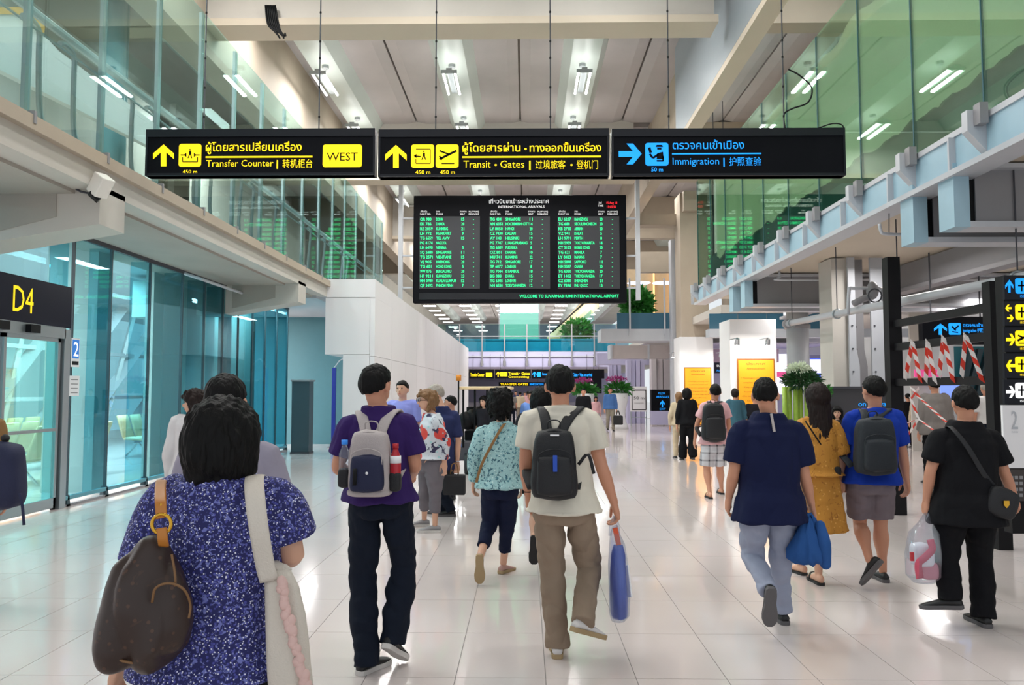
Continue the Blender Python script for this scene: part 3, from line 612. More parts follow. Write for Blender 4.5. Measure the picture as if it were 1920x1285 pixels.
# loose black lead beside the third sign
cb = MB().tube([P(1478, 130, 9.08), P(1500, 142, 9.08), P(1522, 165, 9.08), P(1515, 192, 9.08), P(1485, 204, 9.08), P(1470, 215, 9.08), P(1472, 242, 9.08)], .010, 6, 5).tube([P(1535, 240, 9.08), P(1560, 232, 9.08), P(1578, 234, 9.08), P(1584, 246, 9.08)], .008, 6, 4)
tag(cb.build('loose_cable', 'black', at=P(1472, 242, 9.08), smooth=True), 'loose black cable looping above the Immigration sign', 'cable')
# bundled cable tassel under the first beam
tb = MB()
for k in range(7): tb.tube([P(498 + k * 3, 10, 14.67), P(500 + k * 4, 35 + k * 3, 14.67), P(505 + k * 5, 50 + k * 3, 14.67), P(520 + k * 2.4, 62 + (k % 3) * 5, 14.67)], .018, 6, 3)
tag(tb.build('cable_bundle', 'black', at=P(510, 20, 14.67), smooth=True), 'dark bundle of dangling cables on the beam at upper left', 'cable')

# ================================================================== ARRIVALS BOARD
BYD = 27.0
a, b = P(774, 569, BYD), P(1174, 367, BYD); c0 = P(974, 568, BYD).z; c1 = P(974, 366, BYD).z
bd = thing('arrivals_board', 'large black board of international arrivals with green lettering', 'display board', ((a.x + b.x) / 2, BYD, c0))
MB().box(a.x, b.x, BYD, BYD + .35, c0, c1).build('cabinet', 'sign_black', bd, bevel=.03)
LED = 'led'
for (x0, x1) in ((786, 900), (917, 1031), (1046, 1161)):
    p, q = P(x0, 542, BYD), P(x1, 406, BYD); MB().box(p.x, q.x, BYD - .02, BYD, p.z, q.z).build('list_panel', 'board_grey', bd)
p, q = P(786, 562, BYD), P(1161, 549, BYD); MB().box(p.x, q.x, BYD - .02, BYD, p.z, q.z).build('message_panel', 'sign_trim', bd)
def TB(s, px, py, h, x1, m, name='lettering'): return T(s, bd, px, py, h, x1, m, BYD, -.03, .01, name)
TB('เที่ยวบินขาเข้าระหว่างประเทศ', 917, 382, 8, 1029, 'board_text'); TB('INTERNATIONAL ARRIVALS', 934, 390.5, 4.6, 1021, 'board_text')
TB('วันที่', 1122, 382.5, 3.4, 1128, 'board_text'); TB('TIME', 1121, 388, 3.4, 1131, 'board_text'); TB('15 Aug 18', 1137, 383, 4.6, 1157, 'led_red'); TB('15:05:50', 1138, 390.5, 4.6, 1155, 'led_red')
TB('WELCOME TO SUVARNABHUMI INTERNATIONAL AIRPORT', 974, 558.5, 5.6, 1160, LED)
rows = [
 'QR 980|DOHA|15,EK 786|DHAKA|20,RE 2059|KUNMING|21,LH 772|FRANKFURT|9,TG 6559|TEL AVIV|15,PG 4174|NAGOYA|,LH 6490|VIENNA|5,SQ 2480|SINGAPORE|11,TG 2571|VIENTIANE|15,VJ 905|HAIPHONG|20,TG 601|HONG KONG|5,9W 075|BENGALURU|20,HF 9211|GUANGZHOU|23,MH 0780|KUALA LUMPUR|12,QF 3492|PHNOM PENH|7',
 'TG 404|SINGAPORE|11,VN 6051|HOCHIMINH CITY|14,LY 8050|HANOI|20,CZ 7430|DALIAN|15,AY 143|HELSINKI|19,PG 7747|LUANG PRABANG|5,TG 6509|FUKUOKA|8,OZ 801|DANANG|10,MU 741|KUNMING|22,TG 712|SINGAPORE|17,TP 6077|LONDON|8,TG 7044|ISTANBUL|18,BG 088|DHAKA|15,TG 6305|LONDON|17,NH 6550|TOKYO/HANEDA|12',
 'EU 6207|HANGZHOU|20,TG 688|SEOUL/INCHEON|23,KB 2730|AMMAN|20,VZ 941|DALAT|5,LH 9791|PERTH|8,NH 5959|TOKYO/NARITA|14,CY 3123|HONG KONG|20,TG 621|MANILA|7,LY 8423|DANANG|7,NH 5898|SAPPORO|11,NH 5597|OSAKA|20,TG 6330|TOKYO/HANEDA|20,ET 1402|TOKYO/HANEDA|17,CZ 6080|SHENZHEN|21,EY 7896|PHU QUOC|13']
cols = [(788, 818, 864, 886), (919, 948, 992, 1015), (1047, 1077, 1123, 1146)]
for ci, blk in enumerate(rows):
    cx = cols[ci]
    TB('เที่ยวบิน', cx[0] + 1, 398.6, 3.2, cx[0] + 13, 'board_text'); TB('FLIGHT NO.', cx[0], 403.3, 3.2, cx[0] + 20, 'board_text'); TB('จาก', cx[1], 398.6, 3.2, cx[1] + 6, 'board_text'); TB('FROM', cx[1], 403.3, 3.2, cx[1] + 12, 'board_text')
    TB('สายพาน', cx[2] - 2, 398.6, 3.2, cx[2] + 11, 'board_text'); TB('BELT', cx[2] - 1, 403.3, 3.2, cx[2] + 8, 'board_text'); TB('หมายเหตุ', cx[3] - 7, 398.6, 3.2, cx[3] + 12, 'board_text'); TB('REMARKS', cx[3] - 7, 403.3, 3.2, cx[3] + 12, 'board_text')
    for ri, r in enumerate(blk.split(',')):
        f, d, bl = r.split('|'); y = 414.2 + ri * 8.87
        TB(f, cx[0], y, 5.4, cx[0] + 3.5 * len(f) - (1 if len(f) > 6 else 0), LED); TB(d, cx[1], y, 5.4, cx[1] + 3.15 * len(d), LED)
        if bl: TB(bl, cx[2] + (1 if len(bl) == 2 else 2.5), y, 5.4, cx[2] + (6.5 if len(bl) == 2 else 5.5), LED); TB('-', cx[3] + 1, y - .5, 4, cx[3] + 3, LED)
for x in (751, 1196):
    p = P(x, 500, BYD + .2); MB().box(p.x - .07, p.x + .07, BYD + .1, BYD + .3, c0 + .1, 10.44).build('hanger_post', 'steel_pale', bd)
    for y in (410, 480, 540): q = P(x, y, BYD + .2); MB().box(min(q.x, a.x if x < 900 else b.x), max(q.x, a.x if x < 900 else b.x), BYD + .15, BYD + .25, q.z - .03, q.z + .03).build('side_arm', 'steel_pale', bd)

# ================================================================== BACK OF THE HALL
def lerp_(a, b, t): return a + (b - a) * t
def farsign(name, label, x0, x1, y0, y1, Y, items, hang=3.92):
    a, b = P(x0, y1, Y), P(x1, y0, Y); t = thing(name, label, 'sign', ((a.x + b.x) / 2, Y, a.z)); MB().box(a.x, b.x, Y, Y + .15, a.z, b.z).build('box', 'sign_black', t)
    for u in (.15, .85): MB().cyl((lerp_(a.x, b.x, u), Y + .07, b.z), (lerp_(a.x, b.x, u), Y + .07, hang), .012, 6).build('suspension_rod', 'steel_dark', t)
    for it in items:
        if it[0] == 'a': uparrow(it[1], it[2], it[3], it[4], Y).build('arrow', it[5], t)
        elif it[0] == 'p': plate(t, it[1], it[2], it[3], it[4], it[5], Y, .02)
        elif it[0] == 'r': rightarrow(it[1], it[2], it[3], it[4], Y, it[6]).build('arrow', it[5], t)
        elif it[0] == 'q': picto(t, it[1], it[2], Y)
        else: T(it[1], t, it[2], it[3], it[4], it[5], it[6], Y, bold=.02)
    return t
farsign('hanging_sign', 'small distant black sign with yellow lettering, leftmost under the footbridge', 880, 926, 693, 710, 51.85, [('t', 'Transfer Counter', 882, 706, 6, 908, 'yellow'), ('p', 911, 923, 699, 707, 'yellow')])
farsign('hanging_sign', 'small distant black sign with yellow arrow, second under the footbridge', 928, 995, 693, 710, 51.85, [('a', 934, 697, 707, 8, 'yellow'), ('p', 938, 944, 698, 706, 'yellow'), ('p', 945, 951, 698, 706, 'yellow'), ('t', 'Transit • Gates', 953, 703, 5, 993, 'yellow'), ('t', 'Connecting', 953, 708.5, 3.5, 992, 'yellow')])
farsign('hanging_sign', 'small distant black sign with blue lettering, rightmost under the footbridge', 997, 1133, 693, 710, 51.85, [('a', 1002, 697, 707, 8, 'blue'), ('p', 1007, 1014, 698, 707, 'blue'), ('t', 'Immigration', 1017, 704, 5, 1050, 'blue'), ('t', 'Baggage Claim • Visa on arrival', 1060, 706, 6, 1110, 'blue')])
farsign('hanging_sign', 'tiny lower sign, half yellow and half blue, beyond the far signs', 935, 1022, 717, 724, 62, hang=3.35, items=[('t', 'TRANSFER GATES', 938, 722.8, 4, 990, 'yellow'), ('t', 'IMMIGRATION', 993, 722.8, 4, 1019, 'blue')])
farsign('hanging_sign', 'distant dark upright sign under the right end of the footbridge', 1096, 1128, 706, 738, 51.8, [('t', 'TOILET', 1100, 715, 3, 1110, 'sign_white'), ('t', 'Information', 1098, 722, 3, 1112, 'sign_white'), ('t', 'MEETING', 1098, 729, 3, 1113, 'sign_white')])
# corrugated column fins and duct, the rear ones coloured lavender in place of lavender light
cf = thing('ribbed_column', 'tall ribbed metal column casing beside the dark arrow sign', 'column', P(1240, 790, 37))
for k, (x, w_) in enumerate(((1222, 10), (1233, 11), (1245, 12))):
    p, q = P(x, 731, 37), P(x + w_ - 1, 672, 37); MB().box(p.x, q.x, 37 + .1 * (k % 2), 37.6, 0, q.z).build('fin', 'corr', cf)
c3 = thing('ribbed_column', 'tall ribbed metal column casing behind the white stand sign', 'column', P(1195, 790, 38))
for k, x in enumerate((1176, 1184, 1193, 1202)): p = P(x, 731, 38); MB().box(p.x, p.x + .19, 38 + .1 * (k % 2), 38.6, 0, 3.0).build('fin', 'lavender', c3)
for k, x in enumerate((1142, 1150, 1158)): p = P(x, 731, 42); MB().box(p.x, p.x + .19, 42, 42.6, 0, 3.0).build('fin', 'lavender', c3)
du = thing('air_duct', 'boxy beige air duct under the far right gallery', 'duct', P(1200, 672, 32))
p, q = P(1146, 672, 32), P(1259, 648, 32); MB().box(p.x, q.x, 32, 33, p.z, q.z).build('duct_body', 'duct', du)
for x in (1146, 1216, 1258): e = P(x, 660, 32).x; MB().box(e - .04, e + .04, 31.95, 33.02, p.z - .03, q.z + .03).build('duct_flange', 'steel_pale', du)
p2, q2 = P(1120, 684, 40), P(1220, 662, 40); MB().box(p2.x, q2.x, 40, 41, p2.z, q2.z).build('rear_duct', 'lavender', du)
# gallery with blue fascia at right back
gb = thing('far_gallery', 'far right gallery with blue glass fascia and warm lit shop', 'gallery', P(1210, 620, 30))
p, q = P(1157, 617, 30), P(1262, 587, 30); MB().box(p.x, q.x, 30, 30.05, p.z, q.z).build('blue_panel', 'blue_fascia', gb); MB().box(p.x - .6, q.x, 30, 31.5, p.z - .45, p.z).build('slab', 'steel_pale', gb)
MB().box(p.x, q.x + 6, 30.2, 30.3, p.z - .1, p.z).build('edge', 'steel_pale', gb)
for x in (1181, 1246): e = P(x, 600, 29.9).x; MB().box(e - .03, e + .03, 29.85, 29.93, p.z - .25, p.z + 1.9).build('post', 'steel_pale', gb)
r0, r1 = P(1175, 587, 34), P(1262, 505, 34); MB().box(r0.x, r1.x, 34, 34.1, r0.z, r1.z).build('back_wall', mat('shop_beige', '#c0a986', .6, var=.1), gb)
for x in (1226, 1256): e = P(x, 560, 33.9).x; MB().box(e - .03, e + .03, 33.85, 33.92, r0.z, r1.z).build('light_strip', 'amber', gb)
for x, y in ((1198, 531), (1245, 531), (1190, 545)): e = P(x, y, 32.5); MB().ell(e, .5, .5, .05).build('ring_lamp', 'screen_white', gb)
p, q = P(1330, 617, 24), P(1600, 588, 24)
fb = thing('blue_fascia', 'dark blue glass fascia band running behind the white info columns', 'fascia', (p.x, 24, p.z))
for k in range(5): x0 = p.x + (q.x - p.x) * k / 5; MB().box(x0 + .01, x0 + (q.x - p.x) / 5 - .01, 24, 24.05, p.z, q.z).build('panel', 'blue_fascia', fb)
MB().box(p.x, q.x + 2, 24.0, 24.5, p.z - .25, p.z).build('sill', 'steel_pale', fb)

# ---- concrete column and two white information columns
def infocol(label, x0, x1, top, Y, ox0, ox1, oy, sp):
    a, b = P(x0, top, Y), P(x1, top, Y); t = thing('info_column', label, 'column', ((a.x + b.x) / 2, Y, 0)); MB().box(a.x, b.x, Y, Y + 1.1, 0, a.z).build('casing', 'white_paint', t, bevel=.01)
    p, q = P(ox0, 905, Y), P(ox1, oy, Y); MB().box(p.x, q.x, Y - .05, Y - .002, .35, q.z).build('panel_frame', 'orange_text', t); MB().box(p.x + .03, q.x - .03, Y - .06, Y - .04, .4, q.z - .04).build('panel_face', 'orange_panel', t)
    w_ = q.x - p.x; z = q.z - .16; cx = (p.x + q.x) / 2
    for s, h, ww in (('ประกาศ', .06, .5), ('Announcement', .05, .5), ('', 0, 0), ('• Passengers arriving must', .035, .8), ('  complete the arrival card', .035, .7), ('• Keep your passport and', .035, .75), ('  boarding pass with you', .035, .66), ('• Do not leave bags alone', .035, .8), ('• Ask the staff for help', .035, .6), ('', 0, 0), ('ยินดีต้อนรับ', .05, .5), ('Welcome', .05, .4)):
        if s: text(s, h, 'orange_text', t, (cx - w_ * ww / 2, Y - .063, z), width=w_ * ww)
        z -= .115
    MB().box(p.x, q.x, Y - .07, Y - .05, q.z - 1.32, q.z - 1.30).build('divider', 'orange_text', t)
    for (sx, sy) in sp:
        e = P(sx, sy, Y - .7); MB().bar((e.x, Y, e.z + .08), (e.x, Y - .7, e.z + .08), .03, .02).build('spot_arm', 'alu', t)
        MB().tube([e + Vector((0, 0, .06)), e + Vector((0, .06, -.08))], [.05, .07], 10).build('spot_head', 'chrome', t)
        l = alight('spot_light', e + Vector((0, .0, -.1)), .1, .1, 30, (1, .93, .85), (R(35), 0, 0))
    return t
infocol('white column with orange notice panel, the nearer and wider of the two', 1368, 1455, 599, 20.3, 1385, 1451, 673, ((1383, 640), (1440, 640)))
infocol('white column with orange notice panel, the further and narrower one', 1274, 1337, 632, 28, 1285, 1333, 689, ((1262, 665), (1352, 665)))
p, q = P(1278, 640, 28.1), P(1330, 640, 28.1)
struct('trim_3', MB().box(p.x, q.x, 28.1, 29.1, 3.4, 8.6), 'concrete_warm'); struct('trim_4', MB().box(P(1255, 600, 30).x, P(1276, 600, 30).x, 29.5, 30, 0, 7.2), 'steel_pale')
struct('trim_5', MB().box(P(1196, 400, 29).x, P(1300, 400, 29).x, 28.8, 29.4, 7.6, 8.0).box(P(1280, 400, 28).x, P(1310, 400, 28).x, 27.8, 29.4, 7.9, 8.6).box(P(1200, 400, 31).x, 8, 31, 31.4, 6.2, 7.0), 'concrete_warm')
# steel columns right of them
sc_ = thing('steel_column', 'round blue grey steel column behind the flower vase', 'column', P(1496, 900, 18.5))
e = P(1497, 700, 18.5).x; MB().cyl((e, 18.5, 0), (e, 18.5, 3.9), .25, 20).build('shaft', 'steel_pale', sc_, True); MB().cyl((e, 18.5, 3.0), (e, 18.5, 3.1), .29, 20).build('collar', 'steel_grey', sc_, True)
sg = thing('steel_column', 'clad steel column of three tall grey plates before the black counter', 'column', P(1610, 900, 14))
p, q = P(1563, 700, 14), P(1592, 700, 14); MB().box(p.x, q.x, 14, 14.6, 1.1, 3.9).build('concrete_plate', 'concrete_light', sg)
for x0, x1, off in ((1590, 1606, 0), (1608, 1632, .25), (1634, 1662, .05)):
    p, q = P(x0, 700, 14), P(x1, 700, 14)
    m = MB(); m.prism([(p.x, 13.9 + off, 1.1), (q.x + .02, 13.9 + off, 1.1), (q.x + .02, 13.9 + off, 2.0), (q.x - .03, 13.9 + off, 2.3), (q.x - .03, 13.9 + off, 3.9), (p.x, 13.9 + off, 3.9)], (0, .05, 0)); m.build('plate', 'steel_pale' if off < .2 else 'steel_grey', sg)
    bb = MB()
    for z in (1.5, 1.9, 2.3, 2.7): bb.cyl((p.x + .05, 13.88 + off, z), (p.x + .05, 13.9 + off, z), .015, 8)
    bb.build('bolt', 'steel_dark', sg)
ct = thing('service_counter', 'dark grey visa counter wall with blue on arrival lettering', 'counter', P(1605, 900, 13))
p, q = P(1553, 700, 13), P(1668, 700, 13); MB().box(p.x, q.x, 13, 13.3, 0, 1.60).build('front', mat('counter_grey', '#3d3b3f', .4), ct); MB().box(p.x, q.x, 12.95, 13.35, 1.6, 1.64).build('cap', 'steel_dark', ct)
T('on arrival', ct, 1609, 762, 9, 1664, 'blue', 13, -.006, .01)
# ---- shops behind: bright screens
sp = thing('shop_front', 'bright shop with purple and blue lit screens behind the columns', 'shop', P(1450, 800, 32))
def panel(t, x0, x1, y0, y1, Y, m, nm='screen', d=.06):
    p, q = P(x0, y1, Y), P(x1, y0, Y); return MB().box(p.x, q.x, Y, Y + d, max(0, p.z), q.z).build(nm, m, t)
panel(sp, 1335, 1570, 620, 666, 33, 'white_paint', 'bulkhead'); panel(sp, 1335, 1570, 666, 800, 34, 'lavender', 'back_wall')
panel(sp, 1455, 1480, 664, 740, 32, 'screen_white'); panel(sp, 1520, 1562, 672, 702, 32, 'screen_blue'); panel(sp, 1520, 1540, 674, 700, 31.9, 'screen_white'); panel(sp, 1522, 1558, 705, 750, 32, 'screen_blue')
panel(sp, 1528, 1545, 710, 722, 31.9, 'screen_white'); panel(sp, 1455, 1476, 697, 707, 31.5, 'screen_pink', 'shop_label')
panel(sp, 1340, 1368, 680, 700, 30, 'navy_sign', 'shop_label'); T('DUTY FREE', sp, 1344, 688, 3.5, 1365, 'sign_white', 30); T('Pick-up', sp, 1344, 697, 3.5, 1360, 'blue', 30)
for k in range(8): panel(sp, 1352 + (k % 4) * 4, 1355 + (k % 4) * 4, 702 + (k // 4) * 26, 724 + (k // 4) * 26, 31 + .1 * k, ('screen', 'screen_white', 'screen_blue', 'screen_pink')[k % 4], 'shelf_item')
panel(sp, 1336, 1460, 655, 680, 31, mat('mauve', '#b39bb0', .6), 'ceiling_panel')
MB().box(P(1335, 700, 30).x, P(1563, 700, 30).x, 30, 33, 3.3, 3.36).build('soffit', 'lavender', sp)
panel(sp, 1561, 1564, 665, 800, 31, 'screen_pink', 'light_edge')

# ---- vase with flowers
def leaves(c, r, n, L, wd, seed, up=.3):
    rnd = random.Random(seed); m = MB()
    for _ in range(n):
        d = Vector((rnd.gauss(0, 1), rnd.gauss(0, 1), rnd.gauss(0, 1) * .7 + up)).normalized(); b = Vector(c) + Vector((d.x * r[0], d.y * r[1], d.z * r[2])) * rnd.uniform(.3, 1)
        d2 = (d + Vector((rnd.uniform(-.5, .5), rnd.uniform(-.5, .5), rnd.uniform(-.6, .4)))).normalized(); s = d2.cross(Vector((rnd.random(), rnd.random(), rnd.random()))).normalized() * wd
        m.quad(b, b + d2 * L * .4 + s, b + d2 * L, b + d2 * L * .4 - s)
    return m
vs = thing('flower_arrangement', 'white blossoms and dark foliage on a tall green glass vase', 'flowers', P(1500, 900, 12.5))
c = P(1503, 745, 12.5)
for k in range(7): MB().cyl((c.x - .26 + .085 * k, 12.5 + .05 * (k % 2), .7), (c.x - .26 + .085 * k, 12.5 + .05 * (k % 2), 1.63), .038, 10).build('glass_stem', 'vase_green', vs, True)
MB().box(c.x - .33, c.x + .33, 12.35, 12.75, 0, .72).build('plinth', 'white_paint', vs)
leaves(P(1503, 714, 12.5), (.26, .26, .12), 500, .12, .02, 4).build('foliage', 'leaf_dark', vs); leaves(P(1498, 694, 12.5), (.17, .17, .09), 500, .07, .012, 5, .6).build('blossoms', 'flower_white', vs); leaves(P(1548, 736, 12.6), (.08, .08, .1), 160, .07, .014, 6).build('side_foliage', 'leaf', vs)
for (lab, px, py, Y, r, base) in (('green shrub standing behind the far footbridge glass', 1083, 622, 53.6, (1.0, .6, .8), 4.2), ('green shrub on the far right gallery above the blue fascia', 1196, 574, 31, (.5, .4, .6), 4.9)):
    q = P(px, py, Y); t = thing('potted_shrub', lab, 'plant', (q.x, Y, base)); leaves(q, r, 700, .35, .09, px).build('foliage', 'leaf', t); MB().tube([(q.x, Y, base - .05), (q.x, Y, base + .35)], [.22, .3], 12).build('pot', 'steel_pale', t, True); MB().cyl((q.x, Y, base + .3), q, .04, 6).build('stem', 'leaf_dark', t)
for (lab, px, Y, top) in (('pink orchid bowl behind the man in the blue sweater', 1160, 33, 727), ('pink orchid bowl left of the far dark sign', 1098, 36, 728)):
    q = P(px, top + 4, Y); t = thing('orchid_bowl', lab, 'flowers', (q.x, Y, 0)); leaves(q, (.5, .3, .2), 260, .3, .05, px).build('foliage', 'leaf', t); leaves(q + Vector((-.1, 0, .42)), (.4, .3, .12), 200, .1, .03, px + 1).build('blossoms', 'flower_pink', t); MB().tube([(q.x, Y, 0), (q.x, Y, .5), (q.x, Y, q.z - .15)], [.4, .25, .4], 14, 3).build('pedestal', 'white_paint', t, True)

# ---- stand signs
def pbox(t, x0, x1, y0, y1, Y, m, nm, d=.03, off=0): p, q = P(x0, y1, Y), P(x1, y0, Y); return MB().box(p.x, q.x, Y + off, Y + off + d, max(0, p.z), q.z).build(nm, m, t)
ss = thing('stand_sign', 'white framed stand sign on thin legs beside the ribbed columns', 'sign', P(1198, 797, 36))
YS = 36
pbox(ss, 1182, 1213, 725, 772, YS, 'paper', 'frame', .06); pbox(ss, 1184.5, 1211.5, 731, 769, YS, 'black', 'border', .01, -.011); pbox(ss, 1186, 1210, 733, 767.5, YS, 'paper', 'poster', .01, -.02)
T('50 m', ss, 1188, 749, 5, 1208, 'black', YS, -.03); T('Connecting flights', ss, 1189, 757, 2.5, 1207, 'steel_grey', YS, -.03)
for x in (1183, 1212): pbox(ss, x - .8, x + .8, 772, 801, YS, 'alu', 'leg', .03)
pbox(ss, 1183, 1212, 782, 783.5, YS, 'alu', 'brace', .03)
s5 = thing('pedestal_sign', 'dark pedestal sign with blue up arrow on a pale base', 'sign', P(1240, 796, 35.5)); YS = 35.5
pbox(s5, 1222, 1259, 771, 797, YS, 'lavender', 'base', .4); pbox(s5, 1222, 1259, 731, 771, YS, 'sign_black', 'panel', .4)
T('FOLLOW', s5, 1234, 740, 4, 1247, 'blue', YS, -.01); T('ARRIVALS', s5, 1230, 746.5, 4, 1254, 'blue', YS, -.01); uparrow(1242, 751, 764, 9, YS).build('arrow', 'blue', s5); T('EXIT', s5, 1237, 769, 3.5, 1248, 'blue', YS, -.01)

# ---- electric buggy
bg_ = thing('electric_buggy', 'electric passenger buggy with cream roof and orange beacon', 'buggy', P(905, 850, 15)); BYG = 15
x0, x1 = P(858, 732, BYG).x, P(960, 732, BYG).x
MB().box(x0 + .02, x1, BYG, BYG + 2.2, P(0, 731, BYG).z, P(0, 725, BYG).z).build('roof', 'cream_roof', bg_, bevel=.02)
for x in (x0 + .1, x0 + .32, x0 + .55, x1 - .05):
    MB().cyl((x, BYG + .1, .5), (x, BYG + .1, 1.6), .02, 8).build('roof_post', 'black', bg_)
MB().box(x0, x1, BYG + .1, BYG + 2.1, .25, .62).build('body', 'steel_dark', bg_, bevel=.03); MB().box(x0 + .1, x1 - .1, BYG + .4, BYG + .9, .62, .8).build('seat_base', 'black', bg_, bevel=.02); MB().box(x0 + .1, x1 - .1, BYG + .9, BYG + 1.0, .8, 1.25).build('seat_back', 'black', bg_, bevel=.02)
for x in (x0 + .2, x1 - .2):
    for y in (BYG + .15, BYG + 1.9): MB().tube([(x - .07, y, .2), (x + .07, y, .2)], .2, 16).build('wheel', 'rubber', bg_, True)
MB().cyl((x0 + .02, BYG - .02, .5), (x0 + .02, BYG - .02, P(0, 712, BYG).z), .015, 8).build('beacon_pole', 'black', bg_); e = P(857, 708, BYG - .02); MB().cyl((x0 + .02, BYG - .02, e.z - .06), (x0 + .02, BYG - .02, e.z + .05), .05, 12).build('beacon', mat('beacon', '#d98420', .4), bg_, True)
for k in range(3): q = P(872 + k * 14, 782, BYG - .3); MB().ell((q.x, BYG + .3, 1.0 + .05 * k), .2, .16, .18).build('luggage_bundle', 'black', bg_, True)
MB().box(x0 + .9, x1 - .1, BYG + 1.2, BYG + 1.25, .8, 1.55).build('windscreen', 'glass_far', bg_)

# ================================================================== BLACK FRAME, TAPE, RIGHT SIGN TOWER
FX = 4.75
yn, yf = YX(1868, FX), YX(1677, FX)
fr = thing('metal_barrier', 'black metal barrier frame of posts and rails at the right', 'frame', (FX, yf, 0))
MB().box(FX - .07, FX + .07, yn - .07, yn + .07, 0, 2.68).build('post', 'black_frame', fr); MB().box(FX - .08, FX + .08, yf - .08, yf + .08, 0, 3.3).build('post', 'black_frame', fr)
for z in (2.43, 2.13, 1.68): MB().box(FX - .03, FX + .03, yn, yf, z - .045, z + .045).build('rail', 'black_frame', fr)
def tape(label, pts, wd=.05):
    t = thing('barrier_tape', label, 'tape', pts[-1]); wh_ = MB(); rd = MB()
    for a, b in zip(pts[:-1], pts[1:]):
        a = Vector(a); b = Vector(b); n = max(2, int((b - a).length / .085)); d = (b - a); s = d.cross(Vector((0, 1, .1))).normalized() * wd / 2
        for k in range(n):
            p, q = a + d * (k / n), a + d * ((k + 1) / n); sk = d.normalized() * .03
            (rd if k % 2 else wh_).prism([p - s - sk, q - s - sk, q + s + sk, p + s + sk], (0, .003, 0))
    wh_.build('white_stripes', 'white_tape', t); rd.build('red_stripes', 'red_tape', t)
def fp(px, py, dx=0): q = PX(px, py, FX); q.x -= .05 + dx; return q
tape('red and white tape hung in an inverted V, leftmost on the black frame', [fp(1705, 711), fp(1719, 640), fp(1734, 716)])
tape('red and white tape strand, second on the black frame', [fp(1744, 716), fp(1748, 640), fp(1762, 718)])
tape('red and white tape hung in a narrow V, third on the black frame', [fp(1769, 706), fp(1778, 632), fp(1796, 716)])
tape('red and white tape hung in a wide V, nearest the tall black post', [fp(1812, 706), fp(1820, 628), fp(1852, 716)])
tape('loose tape crossing below the frame rail down to the black shirt man', [fp(1717, 727), fp(1731, 745), fp(1792, 800)], .035)
tape('tangle of tape drooping beneath the rail with a knot', [fp(1731, 728), fp(1716, 748), fp(1730, 786), fp(1696, 798)], .03)
tape('tape tail fanning to the floor below the knot', [fp(1730, 786), fp(1704, 826)], .03); tape('thin tape running right from the knot', [fp(1732, 787), fp(1768, 814)], .03)
# sign behind the frame
farsign('hanging_sign', 'dark Immigration sign with blue arrow seen behind the taped frame', 1731, 1862, 594, 646, 13.5, [('a', 1763, 607, 628, 24, 'blue'), ('p', 1779, 1801, 606, 628, 'blue'), ('q', [line(1784, 612, 1792, 620, 3), line(1789, 618, 1797, 611, 3), line(1785, 622, 1796, 624, 2)], 'sign_black'), ('t', 'ตรวจคนเข้าเมือง', 1805, 613, 6, 1856, 'blue'), ('t', 'Immigration 护照查验', 1805, 623, 6, 1853, 'blue')])
# far right background
bgk = thing('far_hall_fittings', 'teal glazed end wall with leaning struts behind the taped frame', 'wall', P(1790, 850, 22))
panel(bgk, 1690, 1925, 640, 850, 23.5, 'white_paint', 'end_wall'); panel(bgk, 1788, 1862, 650, 770, 23, mat('teal_glow', '#2f7782', .3), 'teal_glazing')
for x in (1800, 1815, 1832, 1848): MB().bar(P(x, 745, 22.8), P(x + 22, 655, 22.8), .14, .14).build('strut', 'dark_teal', bgk)
panel(bgk, 1712, 1745, 560, 850, 21, 'concrete_light', 'pillar'); panel(bgk, 1745, 1785, 560, 850, 22, 'white_paint', 'pillar_casing')
panel(bgk, 1716, 1765, 693, 707, 20.5, 'screen_pink', 'pink_banner'); panel(bgk, 1765, 1800, 715, 760, 20.6, 'screen', 'lit_poster')
# right sign tower
TW = 7.25
def tp(px, py): return P(px, py, TW)
tw = thing('sign_tower', 'tall black directory of arrow panels at the right edge', 'sign', tp(1905, 1000))
e0, e1 = tp(1884, 500).x, tp(1995, 500).x
MB().box(e0, e1, TW + .03, TW + .16, .3, tp(1900, 516).z).build('back_box', 'black_frame', tw)
for k, (y0, y1, m) in enumerate(((516, 562, 'blue'), (565, 611, 'yellow'), (614, 660, 'yellow'), (663, 709, 'yellow'), (712, 758, 'sign_white'))):
    p, q = tp(1884, y1), tp(1995, y0); MB().box(p.x, q.x, TW, TW + .03, p.z, q.z).build('panel', mat('panel_dark', '#1c1e26', .5, spec=.2), tw)
    cy = (y0 + y1) / 2
    if k == 0: uparrow(1892, cy - 14, cy + 10, 15, TW).build('arrow', m, tw)
    elif k == 1: rightarrow(1884.5, 1896, cy - 10, 13, TW, -1).build('arrow', m, tw); rightarrow(1888, 1900, cy + 9, 13, TW).build('arrow', m, tw)
    elif k == 3: rightarrow(1886, 1903, cy, 22, TW, -1).build('arrow', m, tw)
    else: rightarrow(1886, 1903, cy, 22, TW).build('arrow', m, tw)
    plate(tw, 1904, 1934, cy - 17, cy + 12, m, TW, .02); picto(tw, [line(1908, cy - 3, 1930, cy - 3, 3), line(1915, cy - 12, 1915, cy + 8, 2.5)] if k != 2 else [line(1907, cy + 2, 1928, cy - 8, 4), line(1908, cy - 8, 1918, cy - 3, 3), line(1909, cy + 7, 1928, cy + 7, 2)], 'sign_black', TW)
    T('150 m', tw, 1912, cy + 19, 4, 1926, m, TW)
p, q = tp(1884, 878), tp(1995, 760); MB().box(p.x, q.x, TW, TW + .03, p.z, q.z).build('map_panel', 'paper', tw); T('2', tw, 1896, 805, 34, 1908, 'steel_pale', TW); T('FLOOR', tw, 1896, 812, 3, 1908, 'steel_pale', TW)
